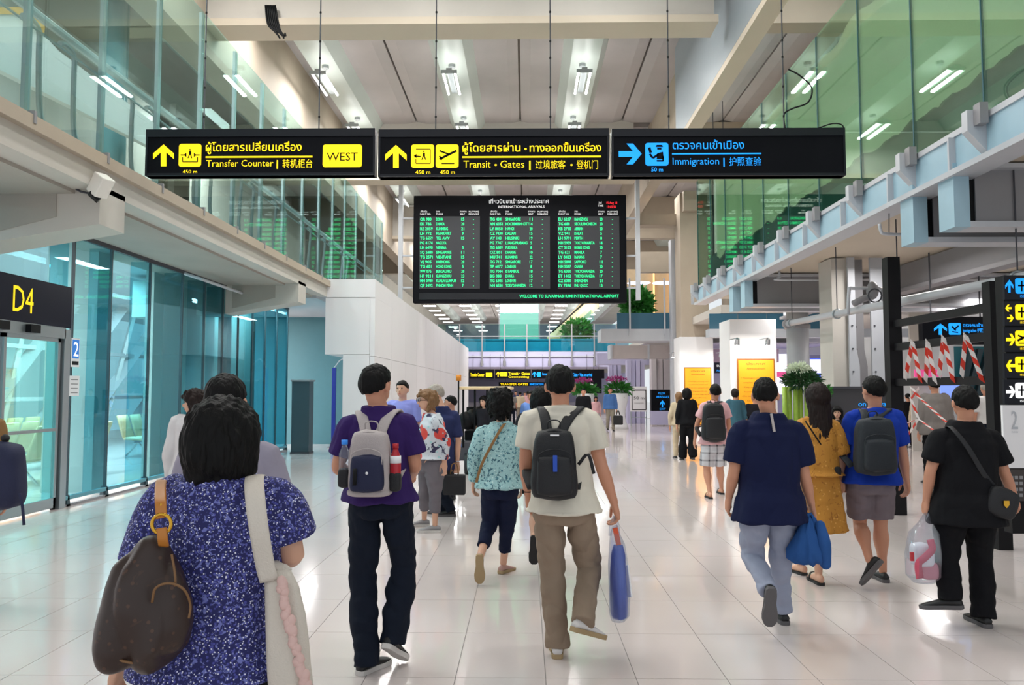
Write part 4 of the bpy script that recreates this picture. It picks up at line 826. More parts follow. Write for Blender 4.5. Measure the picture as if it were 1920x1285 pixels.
p, q = tp(1890, 940), tp(1995, 880); MB().box(p.x, q.x, TW, TW + .03, p.z, q.z).build('key_panel', mat('panel_brown', '#3a3230', .5), tw)
for i in range(4):
    for k in range(3): pq = tp(1893 + k * 9, 899 + i * 11); MB().box(pq.x, pq.x + .03, TW - .006, TW, pq.z, pq.z + .03).build('key', 'steel_grey', tw)

# ================================================================== SMALL FITTINGS
cc = thing('security_camera', 'white box security camera clamped under the left gallery', 'camera', P(192, 350, 8.5)); q = P(193, 350, 8.5)
MB().bar(q + Vector((-.07, 0, -.09)), q + Vector((.05, -.05, .1)), .16, .17).build('housing', 'cam_white', cc, bevel=.012); MB().tube([q + Vector((-.05, .05, 0)), q + Vector((-.2, .2, -.03)), q + Vector((-.3, .2, .1))], .018, 8, 3).build('arm', 'steel_pale', cc, True); MB().bar(q + Vector((-.1, -.02, -.13)), q + Vector((-.07, 0, -.09)), .12, .12).build('lens', 'black', cc)
MB().tube([q + Vector((-.2, .1, -.05)), q + Vector((-.35, .1, 0)), q + Vector((-.5, .1, .2)), q + Vector((-.9, .1, .32))], .012, 6, 3).build('cable', 'steel_dark', cc, True)
wl = thing('wall_lamp', 'small white wedge lamp under the left gallery at the frame edge', 'lamp', P(18, 280, 8.2)); q = P(15, 280, 8.2); MB().bar(q + Vector((-.2, 0, .05)), q + Vector((.12, 0, -.02)), .12, .07).build('housing', 'cam_white', wl, bevel=.01); MB().tube([q + Vector((.1, 0, -.02)), q + Vector((.3, 0, -.12)), q + Vector((.36, 0, -.2))], .012, 6, 3).build('arm', 'steel_pale', wl, True)
# white vehicle ramp wall with yellow stripe and columns on the upper left level
rp = thing('ramp_wall', 'white ramp wall with yellow stripe behind the upper left glass', 'wall', (-6.4, 8, ZD))
def qx(px, py, X=-6.4): return PX(px, py, X)
m = MB(); m.prism([qx(-60, 14), qx(35, 15), qx(110, 95), qx(330, 262), qx(330, 300), qx(-60, 100)], (-.1, 0, 0)); m.build('panel', 'white_paint', rp)
m = MB(); m.prism([qx(-60, 14, -6.39), qx(38, 13, -6.39), qx(82, 50, -6.39), qx(80, 62, -6.39), qx(34, 27, -6.39), qx(-60, 27, -6.39)], (.02, 0, 0)); m.build('yellow_stripe', 'yellow_paint', rp)
for k, (px, w_) in enumerate(((215, .5), (232, .25))):
    q = P(px, 50, 13.5 + k * .6); tag(MB().cyl((q.x, q.y, ZD), (q.x, q.y, 9.5), w_ * .4, 14).build('gallery_column', 'alu_teal', at=(q.x, q.y, ZD), smooth=True), ('thick' if k == 0 else 'slim') + ' teal steel column on the upper left level', 'column')
for k, (px, Y) in enumerate(((75, 9.6), (110, 9.4))):
    q = P(px, 150, Y)
bn = farsign('banner', 'tall white banner with red figures behind the right glass', 1338, 1362, 330, 500, 24, [('t', 'ND', 1341, 412, 20, 1360, 'black')], hang=10.44)
MB().box(P(1339, 400, 23.98).x, P(1361, 400, 23.98).x, 23.97, 23.99, P(0, 498, 24).z, P(0, 332, 24).z).build('face', 'paper', bn); poly([(1343, 375), (1352, 365), (1360, 372), (1352, 392), (1343, 388)], 23.96).build('red_print', 'red_tape', bn)
# ================================================================== PEOPLE
mat('skin', '#c98f73', .55, var=.05, vscale=10); mat('skin_light', '#d6a58b', .55, var=.05, vscale=10); mat('hair_black', '#070606', .62, spec=.2, var=.5, vscale=60, bump=.6, bscale=90, stretch=(1, 1, .15)); mat('hair_brown', '#1d110e', .6, spec=.25, var=.5, vscale=60, bump=.6, bscale=90, stretch=(1, 1, .12))
mat('hair_grey', '#9c948a', .6, var=.3, vscale=80); mat('hair_blond', '#7d5a37', .6, var=.4, vscale=70); mat('eye', '#16100e', .3); mat('lips', '#a8524c', .5); mat('eye_white', '#e8e4e0', .4)
def cloth(n, c, **k): return mat(n, c, .85, var=k.pop('var', .12), vscale=k.pop('vs', 7), bump=.8, bscale=9, spec=.2)
for n_, c_ in dict(purple='#35205c', navy_trs='#131a28', cream='#dcd5c6', khaki='#8e7c6b', navy='#131a3c', grey_trs='#9aa0b4', mustard='#c58a35', royal='#1538a0', grey_shorts='#776c72', black_cloth='#101014', navy_crop='#141a33',
                   capri='#6f6a70', pink='#d9a9ac', lavender_tee='#8f97dd', stone='#9a94a3', coat_white='#d8d6d8', dark_cloth='#1d1c22', teal_knit='#3f6675', white_cloth='#dcdad8', blazer='#7f7975', sweater='#4a6fa6', khaki2='#8f877a', jacket_blue='#2b5592', tan='#8c6a45', sky='#6f93d6', beige='#c9b79b', navy2='#2a3158').items(): cloth(n_, c_)
speck('floral', '#20215c', [('#4a4c9c', .30, 1.2, .10), ('#7278bc', .56, 1.1, .05), ('#e3e2f2', .20, 1.5, .06)], 80)
MATS['floral'].node_tree.nodes  # printed blouse
speck('paisley', '#9cc4c6', [('#4f8290', .20, 1.0, .08), ('#35606f', .58, 1.3, .03), ('#cfe3e0', .16, 1.7, .06)], 24)
speck('coral_print', '#c9cfd6', [('#d2483f', .42, .26, .04), ('#30304e', .57, .45, .03), ('#9fd0d2', .12, .5, .05)], 22)
speck('mustard_print', '#bf8431', [('#dca552', .16, 1, .08), ('#9c6320', .62, .8, .04)], 30)
speck('monogram', '#2e1d17', [('#4a3022', .16, 1, .05), ('#3b261c', .6, .6, .05)], 40, .45)
plaid('plaid', '#cfccd0', '#2d2c36', .055, .012)
mat('bag_black', '#121318', .6, var=.2, bump=.3, bscale=200); mat('bag_navy', '#151c3f', .7, var=.15, bump=.3, bscale=200); mat('bag_grey', '#b3a9a8', .7, var=.1, bump=.3, bscale=200); mat('bag_dark', '#1f262d', .65, var=.2, bump=.3, bscale=200)
mat('sole_white', '#cfcac6', .6); mat('sole_grey', '#5b585a', .7); mat('sole_tan', '#a58d68', .7); mat('shoe_black', '#141416', .5); mat('shoe_white', '#d4d0ce', .5); mat('shoe_grey', '#8d8a8c', .6); mat('shoe_pink', '#b58f85', .6); mat('leather_tan', '#b9742a', .45); mat('gold', '#d1a13c', .25, metal=1); mat('canvas', '#d3c9bd', .8, var=.05, bump=.3, bscale=200)
mat('piping', '#7a5632', .5); mat('ruffle', '#d8b4ac', .85, var=.1); mat('bag_blue', '#0f48b4', .35, var=.1); mat('bag_orange', '#d8542f', .5); mat('red_plastic', '#b51f2c', .35); mat('water', '#4f6fa8', .2)
glassmat('plastic', '#eef0f6', .03, .12, fk=.25, diff=.07, dcol='#e6e4ee')
def lerp(a, b, t): return a + (b - a) * t
def wrinkle(me, amp, sc, seed=0, zs=1.0, amp2=0):
    me.update(); ns = [v.normal.copy() for v in me.vertices]; o = Vector((seed * 3.1, seed * 1.7, seed))
    for v, n in zip(me.vertices, ns):
        q = Vector((v.co.x * sc, v.co.y * sc, v.co.z * sc * zs)) + o
        d = (abs(noise.noise(q)) * 2.2 - .2) * amp + noise.noise(q * 2.7) * amp2 * amp; v.co += n * d
def headframe(yaw, tilt=0, nod=0):
    return Matrix.Rotation(yaw, 3, 'Z') @ Matrix.Rotation(tilt, 3, 'Y') @ Matrix.Rotation(nod, 3, 'X')
def hand(mb, wr, d, side, h, curl=.5, nrm=None, fwd=Vector((0, 1, 0))):
    """palm, four unequal bent fingers, side thumb; d wrist-to-knuckles, nrm out of the palm"""
    d = d.normalized(); n = Vector(nrm); n = (n - d * n.dot(d)).normalized(); s = d.cross(n)
    if s.dot(fwd) < 0: s = -s                     # thumb side
    L = .105 * h
    mb.tube([wr - d * .02 * h, wr + d * .01 * h, wr + d * .032 * h, wr + d * .056 * h], [(.017 * h, .012 * h), (.020 * h, .012 * h), (.026 * h, .012 * h), (.024 * h, .009 * h)], 12, 2, s, 2.6, cap='round')
    for k, (off, ln) in enumerate(((.018, .92), (.0065, 1.0), (-.0055, .93), (-.0175, .76))):
        a = wr + d * .054 * h + s * off * h; dd = d; pts = [a - d * .012 * h, a]; 
        for j, seg in enumerate((.46, .30, .24)):
            dd = (dd * math.cos(curl * (.5 + .25 * j)) + n * math.sin(curl * (.5 + .25 * j))).normalized(); a = a + dd * seg * ln * .048 * h; pts.append(a)
        mb.tube(pts, [.0055 * h, .0055 * h, .0052 * h, .0047 * h, .004 * h], 8, 2, s, cap='round')
    a = wr + d * .014 * h + s * .018 * h + n * .004 * h; t1 = (d * .75 + s * .55 + n * .35).normalized(); t2 = (d * .95 + s * .1 + n * .35).normalized()
    mb.tube([a - t1 * .01 * h, a, a + t1 * .024 * h, a + t1 * .024 * h + t2 * .02 * h, a + t1 * .024 * h + t2 * .034 * h], [.0075 * h, .008 * h, .0065 * h, .006 * h, .0045 * h], 8, 2, cap='round')
def shoe(t, an, yaw, pitch, L, m, ms, nm='shoe', sole_t=.028):
    d = Vector((-math.sin(yaw) * math.cos(pitch), math.cos(yaw) * math.cos(pitch), math.sin(pitch))); r = Vector((math.cos(yaw), math.sin(yaw), 0)); u = r.cross(d); he = an - d * .24 * L - u * .085
    k = L / .28; up = []; so = []
    for (f, wd, h, x) in ((0, .022, .062, 0), (.04, .032, .078, 0), (.18, .037, .09, 0), (.34, .036, .088, 0), (.5, .040, .072, 0), (.68, .048, .056, 0), (.84, .046, .046, 0), (.95, .032, .036, 0), (1.0, .014, .024, 0)):
        c = he + d * f * L; rg = []
        for j in range(12):
            th = 2 * math.pi * j / 12; cx, cz = math.cos(th), math.sin(th); w_ = wd * k; hh = h * k
            rg.append(c + r * (w_ * cx * (1 - .35 * max(0, cz))) + u * (sole_t * .6 + max(0, hh - sole_t * .6) * (.5 + .5 * cz) if True else 0))
        up.append(rg)
    o = link(nm, MB().loft(up).mesh(org(t)), m, t, True, org(t))
    q = MB(); rings = []
    for (f, wd) in ((-.015, .020), (.03, .034), (.2, .038), (.4, .036), (.55, .043), (.7, .051), (.85, .049), (.96, .036), (1.02, .016)):
        c = he + d * f * L; w_ = wd * k; rings.append([c - r * w_, c + r * w_, c + r * w_ * 1.02 + u * sole_t, c - r * w_ * 1.02 + u * sole_t])
    q.loft(rings); link('sole', q.mesh(org(t)), ms, o, False, org(t), bevel=.003)
    return o
def person(label, px, top, Y, J={}, facing=0, fem=False, fat=1.0, Ht=None, head=0, tilt=0, nod=0, hair='short', hm='hair_black', skin='skin', shirt=None, trs=None, shoes=('shoe_black', 'sole_grey'), shoe_p={}, hands=True, vox=None, group=None, depth_body=1.0, hscale=1.0, extra=None, Ltoe=.265, stride=0):
    z_top = P(px, top, Y).z; h = Ht or z_top; base = P(px, 732, Y); base.z = 0
    t = thing('person', label, 'person', base, group); ft = Vector((-math.sin(facing), math.cos(facing), 0)); lt = Vector((math.cos(facing), math.sin(facing), 0))
    dz = z_top - h
    D = dict(head=(0, .01, .932), neck=(0, -.005, .845), shL=(-.103, 0, .812), shR=(.103, 0, .812), elL=(-.135, -.01, .63), elR=(.135, -.01, .63), wrL=(-.14, .03, .485), wrR=(.14, .03, .485), hipL=(-.05, 0, .52), hipR=(.05, 0, .52),
             knL=(-.055, .02 + stride * .5, .285), knR=(.055, .02 - stride * .3, .285), anL=(-.06, stride, .045), anR=(.06, -stride * 1.1, .05 + abs(stride) * .3))
    if fem: D['shL'] = (-.093, 0, .812); D['shR'] = (.093, 0, .812)
    j = {k: base + lt * v[0] * h + ft * v[1] * h + Vector((0, 0, v[2] * h)) for k, v in D.items()}
    if px is not None and 'head' not in J: j['head'].z = z_top - .068 * h
    for k, v in J.items():
        if k in j:
            if v[0] == 'g': q = P(v[1], 732, v[2]); j[k] = Vector((q.x, v[2], .085))
            else: j[k] = P(v[0], v[1], Y + (v[2] if len(v) > 2 else 0))
    vox = vox or max(.0062, min(.02, Y * .0011)); vox_b = vox
    sh = (j['shL'] + j['shR']) / 2; hp = (j['hipL'] + j['hipR']) / 2; nk = j['neck']; hd = j['head']; sl = (j['shR'] - j['shL']); hw = sl.length / 2; sl.normalize(); hl = (j['hipR'] - j['hipL']).normalized()
    up = Vector((0, 0, 1))
    def torso(mb, infl, z0=None, loose=0, nkr=None, topz=0, flare=0):
        bot = hp - up * .045 * h
        S = [(bot, (.080, .062), hl), (hp, (.098, .074), hl), (hp.lerp(sh, .25), ((.084 if fem else .090), .067), hl.lerp(sl, .3)), (hp.lerp(sh, .6), (max(.078, hw / h * .84), .066), sl), (hp.lerp(sh, .88), (hw / h * .98, .062), sl), (sh + up * .012 * h, (hw / h * .86, .048), sl), (sh.lerp(nk, .55) + up * .004 * h, (hw / h * .52, .040), sl), (nk, (nkr or .040, .040), sl)]
        P_, R_, U_ = [], [], []
        for c, (a, b), u in S:
            f_ = fat if c is not nk else 1
            e = infl + (loose if (c - hp).z < .2 * h else loose * .4)
            if z0 is not None and (c.z < z0 + .02 or (c is bot and z0 < hp.z)): continue
            if z0 is not None and z0 < hp.z and c is hp: a, b = .106, .086; f_ = fat
            P_.append(c); R_.append((a * h * (f_ if c is not S[5][0] else 1) + e, b * h * f_ * depth_body + e)); U_.append(u)
        if z0 is not None:
            q = (hp.copy() if z0 < hp.z else hp.lerp(sh, (z0 - hp.z) / max(.01, sh.z - hp.z))); q.z = z0; a0 = R_[0]
            P_.insert(0, q); R_.insert(0, (max(a0[0], .110 * h * fat + infl + loose) + flare, max(a0[1], .089 * h * fat + infl + loose) + flare)); U_.insert(0, hl)
        # resample smoothly
        rings = []
        n = len(P_); rings_P = []
        mbt = MB()
        # Catmull by tube with per-ring reference
        PP, RR, UU = [], [], []
        for a in range(n - 1):
            for s_ in range(4):
                tt = s_ / 4; p0 = P_[max(a - 1, 0)]; p3 = P_[min(a + 2, n - 1)]; p1, p2 = P_[a], P_[a + 1]; t2, t3 = tt * tt, tt ** 3
                PP.append(.5 * ((2 * p1) + (p2 - p0) * tt + (2 * p0 - 5 * p1 + 4 * p2 - p3) * t2 + (3 * p1 - p0 - 3 * p2 + p3) * t3)); e = tt * tt * (3 - 2 * tt); RR.append((lerp(R_[a][0], R_[a + 1][0], e), lerp(R_[a][1], R_[a + 1][1], e))); UU.append(U_[a].lerp(U_[a + 1], tt))
        PP.append(P_[-1]); RR.append(R_[-1]); UU.append(U_[-1])
        rg = []
        for c, (a, b), u in zip(PP, RR, UU):
            u = (u - up * u.z).normalized(); v = up.cross(u); rg.append([c + u * a * math.cos(q) * (1) + v * b * math.sin(q) for q in [2 * math.pi * i / 24 for i in range(24)]])
        mb.loft(rg)
    # ---------- body
    body = MB(); torso(body, -.006)
    HM = headframe(facing + head, tilt, nod); hs = hscale
    body.tube([nk - up * .03 * h, nk, hd - up * .03 * h + HM @ Vector((0, -.012 * h, 0))], [.034 * h * (.9 if fem else 1), .031 * h * (.88 if fem else 1), .031 * h * (.88 if fem else 1)], 14, 2)
    body.ell(hd + HM @ Vector((0, -.004, .008)) * h * hs, .046 * h * hs, .056 * h * hs, .060 * h * hs, 20, HM)
    body.ell(hd + HM @ Vector((0, .014, -.026)) * h * hs, .034 * h * hs, .040 * h * hs, .040 * h * hs, 16, HM)
    body.ell(hd + HM @ Vector((0, .060, -.014)) * h * hs, .009 * h, .014 * h, .014 * h, 10, HM)
    for s in (-1, 1): body.ell(hd + HM @ Vector((s * .0485, -.004, -.008)) * h * hs, .0075 * h, .012 * h, .019 * h, 10, HM)
    for s, a in ((-1, 'L'), (1, 'R')):
        S, E, W_ = j['sh' + a], j['el' + a], j['wr' + a]
        body.tube([S.lerp(sh, .25), S, S.lerp(E, .5), E, E.lerp(W_, .35), W_], [.030 * h, .031 * h, .027 * h, .0225 * h, .0235 * h, .0155 * h], 12, 3, cap='round')
        Hp, K, A = j['hip' + a], j['kn' + a], j['an' + a]
        lk = .80 if (trs and trs.get('len', .92) > .6 and not trs.get('skirt')) else 1
        body.tube([Hp, Hp.lerp(K, .35), K, K.lerp(A, .3), K.lerp(A, .7), A], [.047 * h * fat * lk, .044 * h * fat * lk, .031 * h * lk, .033 * h * fat * lk, .022 * h, .019 * h], 14, 3, cap='round')
        sp = shoe_p.get(a, (facing, 0)); yw, pt = sp[0], sp[1]
        fd = Vector((-math.sin(yw) * math.cos(pt), math.cos(yw) * math.cos(pt), math.sin(pt)))
        sd = Vector((math.cos(yw), math.sin(yw), 0)); fu = sd.cross(fd)
        if shoes and shoes[0] == 'sandal': body.tube([A - fd * .05 - fu * .035, A + fd * .03 - fu * .035, A + fd * .11 - fu * .052, A + fd * .17 - fu * .060], [(.028, .035), (.034, .038), (.042, .022), (.036, .014)], 12, 2, sd, cap='round')
    me = remesh(body, vox_b, 3, base)
    if hands:
        hb = MB()
        for s, a in ((-1, 'L'), (1, 'R')):
            E, W_ = j['el' + a], j['wr' + a]; d = (W_ - E).normalized(); cv = J.get('curl' + a, .5); dd = J.get('hd' + a); d = (Vector(dd).normalized() if dd else (d + Vector((0, 0, -.3))).normalized())
            nv = J.get('pn' + a) or (lt * (-s)); hand(hb, W_, d, s, h * 1.0, cv, Vector(nv), ft + Vector((.01, 0, 0)))
        hm_ = remesh(hb, min(vox, .0042 if Y < 8 else .007), 1, base)
        b = bmesh.new(); b.from_mesh(me); b.from_mesh(hm_); b.to_mesh(me); b.free()
    link('body', me, skin, t, True, base)
    # ---------- face
    fc = HM @ Vector((0, 1, 0))
    if fc.y < .45 and Y < 60:
        for s in (-1, 1):
            e = hd + HM @ Vector((s * .019, .0505, .006)) * h * hs; link('eye', MB().ell(e, .0075 * h, .005 * h, .0045 * h, 8, HM).mesh(base), 'eye', t, True, base)
            e = hd + HM @ Vector((s * .019, .054, .018)) * h * hs; link('eyebrow', MB().ell(e, .011 * h, .004 * h, .0022 * h, 8, HM).mesh(base), hm, t, True, base)
        link('lips', MB().ell(hd + HM @ Vector((0, .0535, -.036)) * h * hs, .0125 * h, .005 * h, .0045 * h, 10, HM).mesh(base), 'lips', t, True, base)
    # ---------- hair
    if hair:
        hb = MB(); n = 40; m = 26; seed = (px or 0) * .013; a_, b_, c_ = (.0535 if hair in ('bob', 'curly', 'long') else .0505) * h * hs, .0645 * h * hs, .066 * h * hs
        vol = {'short': 1.0, 'bob': 1.22, 'curly': 1.18, 'long': 1.12, 'bald': .97, 'bun': 1.02}[hair]; rings = []
        for i in range(1, m):
            ph = math.pi * i / m; rg = []
            for k in range(n):
                th = 2 * math.pi * k / n; x, y, z = math.sin(ph) * math.cos(th), math.sin(ph) * math.sin(th), math.cos(ph); front = max(0, y); side = abs(x)
                zc = {'short': lerp(-.62, .42, front ** .7) + .0 * side if y > 0 else lerp(-.12, -.66, (-y) ** .6), 'bald': lerp(-.1, .75, front ** .6) if y > 0 else lerp(-.1, -.6, (-y) ** .6)}.get(hair, (lerp(-.75, .45, front ** .45) if y > .25 else -1.2))
                if hair in ('short', 'bald') and y > 0: zc = lerp(-.12, .45, min(1, front * 1.3))
                r = vol
                if hair == 'bob': r = vol * (1 + .20 * max(0, -z) - .5 * max(0, -z - .8)) * (1 - .06 * max(0, z)); zc = zc if y > .25 else -.9
                nz_ = noise.noise(Vector((x * 2.2, y * 2.2, z * 2.2 + seed))) * .06 + noise.noise(Vector((x * 7, y * 7, z * 4 + seed))) * (.05 if hair in ('bob', 'curly') else .025)
                r += nz_ * (1.3 if hair in ('bob', 'curly') else 1)
                if z < zc: r = min(r, .80 - .1 * min(1, (zc - z) * 3))
                zz = z * (1.12 if hair == 'bob' and z < 0 else 1)
                rg.append(hd + HM @ Vector((x * a_ * r, y * b_ * r - .006 * h, zz * c_ * r + .006 * h)))
            rings.append(rg)
        hb.loft(rings)
        if hair == 'long':
            q = []
            for (dz_, w_, dd, yo) in ((.03, .045, .05, -.01), (-.04, .056, .045, -.022), (-.10, .055, .035, -.035), (-.18, .058, .030, -.05), (-.25, .054, .026, -.055), (-.30, .036, .016, -.05)):
                c = hd + lt * (.0) + HM @ Vector((0, yo * h, dz_ * h)); q.append([c + lt * (w_ * h * math.cos(u)) * (1 + .05 * math.sin(7 * u + dz_ * 40)) + ft * (dd * h * math.sin(u)) for u in [2 * math.pi * i / 30 for i in range(30)]])
            hb.loft(q)
        if hair == 'bun': hb.ell(hd + HM @ Vector((0, -.06, .02)) * h, .026 * h, .026 * h, .026 * h, 12)
        if hair in ('bob', 'curly'):
            rnd = random.Random(px)
            for _ in range(0 if hair == 'bob' else 90):
                th = rnd.uniform(0, 2 * math.pi); zz = rnd.uniform(-1.0, .1 if hair == 'bob' else .95); y = math.sin(th)
                if y > .35 and zz < .4: continue
                rr = math.sqrt(max(0, 1 - min(1, abs(zz)) ** 2 * .7)); c = hd + HM @ Vector((math.cos(th) * a_ * rr * vol * .98, y * b_ * rr * vol * .98 - .006 * h, zz * c_ * vol)); s = rnd.uniform(.008, .013) * h; hb.ell(c, s, s, s * 1.3, 8)
        hmesh = remesh(hb, max(.005, vox * .8), 1 if hair != 'long' else 2, base)
        wrinkle(hmesh, .003 if hair == 'short' else .005, 55, seed, .25)
        o = link('hair', hmesh, hm, t, True, base)
    # ---------- top
    if shirt:
        mb = MB(); z0 = P(px, shirt['hem'], Y).z if shirt.get('hem') else hp.z - .02 * h
        torso(mb, .019 + shirt.get('t', 0), z0, shirt.get('loose', .01), .043, 0, shirt.get('flare', 0))
        sl_ = shirt.get('sleeve', .8); w_ = shirt.get('sw', 1.0)
        for a in 'LR':
            S, E, W_ = j['sh' + a], j['el' + a], j['wr' + a]
            if sl_ <= 0: continue
            if sl_ <= 1.05:
                en = S.lerp(E, sl_); mb.tube([S.lerp(sh, .45), S, S.lerp(en, .5), en], [.036 * h, .0385 * h, .039 * h * w_, .041 * h * w_], 16, 3)
            else:
                f = sl_ - 1; en = E.lerp(W_, f); mb.tube([S.lerp(sh, .45), S, S.lerp(E, .5), E, E.lerp(en, .5), en], [.036 * h, .0385 * h, .036 * h * w_, .033 * h * w_, .030 * h * w_, .026 * h * w_], 16, 3)
        me = remesh(mb, vox, 3, base); wrinkle(me, shirt.get('wr', .011), 6.5, px * .01, .55, .35)
        o = link(shirt.get('name', 'shirt'), me, shirt['m'], t, True, base)
        if shirt.get('collar'):
            cm = MB(); cm.tube([nk + up * (-.012 * h) + Vector((.042 * h * math.cos(u), .038 * h * math.sin(u) - .004, (.006 if math.sin(u) < 0 else -.01) * h)) for u in [2 * math.pi * i / 16 for i in range(16)]], (.006 * h, .016 * h), 8, 2, closed=True, ref=up)
            link('collar', cm.mesh(base), shirt['m'], o, True, base)
    # ---------- trousers, skirt
    if trs:
        mb = MB(); k = trs.get('k', 1); Lg = trs.get('len', 1.03); w0 = trs.get('w', 1.0)
        wz = hp + up * trs.get('waist', .07) * h
        if trs.get('skirt'):
            bz = P(px, trs['skirt'], Y).z; bt = hp.copy(); bt.z = bz; bt.x += trs.get('sx', 0); f = trs.get('flare', .16); n = 40; rings = []
            for s in range(13):
                u = s / 12; c = wz.lerp(bt, u); a = lerp(.092 * h * fat, f, u ** .9); b = lerp(.075 * h * fat, f * .8, u)
                rings.append([c + hl * a * math.cos(q) * (1 + .07 * u * math.sin(q * 7 + u)) + ft * b * math.sin(q) * (1 + .07 * u * math.sin(q * 7 + u)) for q in [2 * math.pi * i / n for i in range(n)]])
            mb.loft(rings[::-1])
        else:
            mid = hp - up * .035 * h
            e = .012 * k
            rg = []
            for c, a, b in ((mid - up * .02 * h, .073, .064), (mid, .089, .070), (hp, .093, .071), (hp.lerp(wz, .5), .087, .064), (wz, .078, .058)):
                rg.append([c + hl * (a * h * fat + e) * math.cos(q) + ft * (b * h * fat * depth_body + e) * math.sin(q) for q in [2 * math.pi * i / 24 for i in range(24)]])
            mb.loft(rg)
            for a in 'LR':
                Hp, K, A = j['hip' + a], j['kn' + a], j['an' + a]
                if Lg <= .55:
                    en = Hp.lerp(K, Lg / .5 * .98); mb.tube([Hp + up * .02 * h, Hp.lerp(en, .5), en], [(.056 * h * fat * w0, .060 * h * fat), (.058 * h * w0 * fat, .060 * h * fat), (.056 * h * w0 * fat, .054 * h * w0)], 18, 3, hl)
                else:
                    f = (Lg - .5) / .5; en = K.lerp(A, f); r2 = trs.get('hem', .036)
                    mb.tube([Hp + up * .02 * h, Hp.lerp(K, .4), K, K.lerp(en, .5), en], [(.052 * h * fat * w0, .058 * h * fat), (.051 * h * fat * w0, .055 * h * fat), .043 * h * w0, (r2 * 1.06) * h * w0, r2 * h * w0], 18, 3, hl)
        me = remesh(mb, vox, 3, base); wrinkle(me, trs.get('wr', .009), 7, px * .02 + 5, trs.get('zs', 1.3), .4)
        link(trs.get('name', 'trousers'), me, trs['m'], t, True, base)
    # ---------- shoes
    if shoes:
        for a in 'LR':
            sp = shoe_p.get(a, (facing, 0))
            if shoes[0] == 'sandal':
                A = j['an' + a]; yw, pt = sp[0], sp[1]; d = Vector((-math.sin(yw) * math.cos(pt), math.cos(yw) * math.cos(pt), math.sin(pt))); r = Vector((math.cos(yw), math.sin(yw), 0)); u = r.cross(d); he = A - d * .065 - u * .085
                rings = []
                for (f, wd) in ((-.01, .018), (.04, .032), (.25, .034), (.45, .034), (.7, .046), (.88, .044), (1.0, .02)):
                    c = he + d * f * .26; rings.append([c - r * wd, c + r * wd, c + r * wd + u * .022, c - r * wd + u * .022])
                o = link('sandal', MB().loft(rings).mesh(base), 'shoe_black', t, False, base)
                c = he + d * .17 + u * .02; link('strap', MB().tube([c - r * .044, c - r * .03 + u * .045, c + u * .055, c + r * .03 + u * .045, c + r * .044], (.016, .003), 6, 3, d).mesh(base), 'shoe_black', o, True, base)
            else: shoe(t, j['an' + a], sp[0], sp[1], Ltoe, shoes[0], shoes[1])
    t['_j'] = 0; del t['_j']
    return t, j, h
def ribbon(name, pts, w_, th, m, parent, ref=(1, 0, 0), sub=4):
    return MB().tube(pts, (w_ / 2, th / 2), 8, sub, ref, 4).build(name, m, parent, True)
def rbox(mb, c, sx, sy, sz, e=4, n=20, rings=14, taper=0, top_r=.35, M=None, seed=0, amp=0):
    """soft rounded bag volume: superellipse sections stacked in z, taper narrows the top"""
    R_ = []
    for i in range(rings + 1):
        u = -1 + 2 * i / rings; k = (1 - abs(u) ** e) ** (1 / e) if abs(u) < 1 else 0; k = max(k, .25); w_ = 1 - taper * (u + 1) / 2; rg = []
        for j in range(n):
            th = 2 * math.pi * (j + .5) / n; cx, cy = math.cos(th), math.sin(th); cx = math.copysign(abs(cx) ** .55, cx); cy = math.copysign(abs(cy) ** .6, cy)
            q = Vector((cx * sx / 2 * k * w_, cy * sy / 2 * k * (1 - taper * .6 * (u + 1) / 2), u * sz / 2))
            if amp: q *= 1 + amp * noise.noise(q * 9 + Vector((seed, 0, 0)))
            rg.append(Vector(c) + (M @ q if M else q))
        R_.append(rg)
    mb.loft(R_); return mb
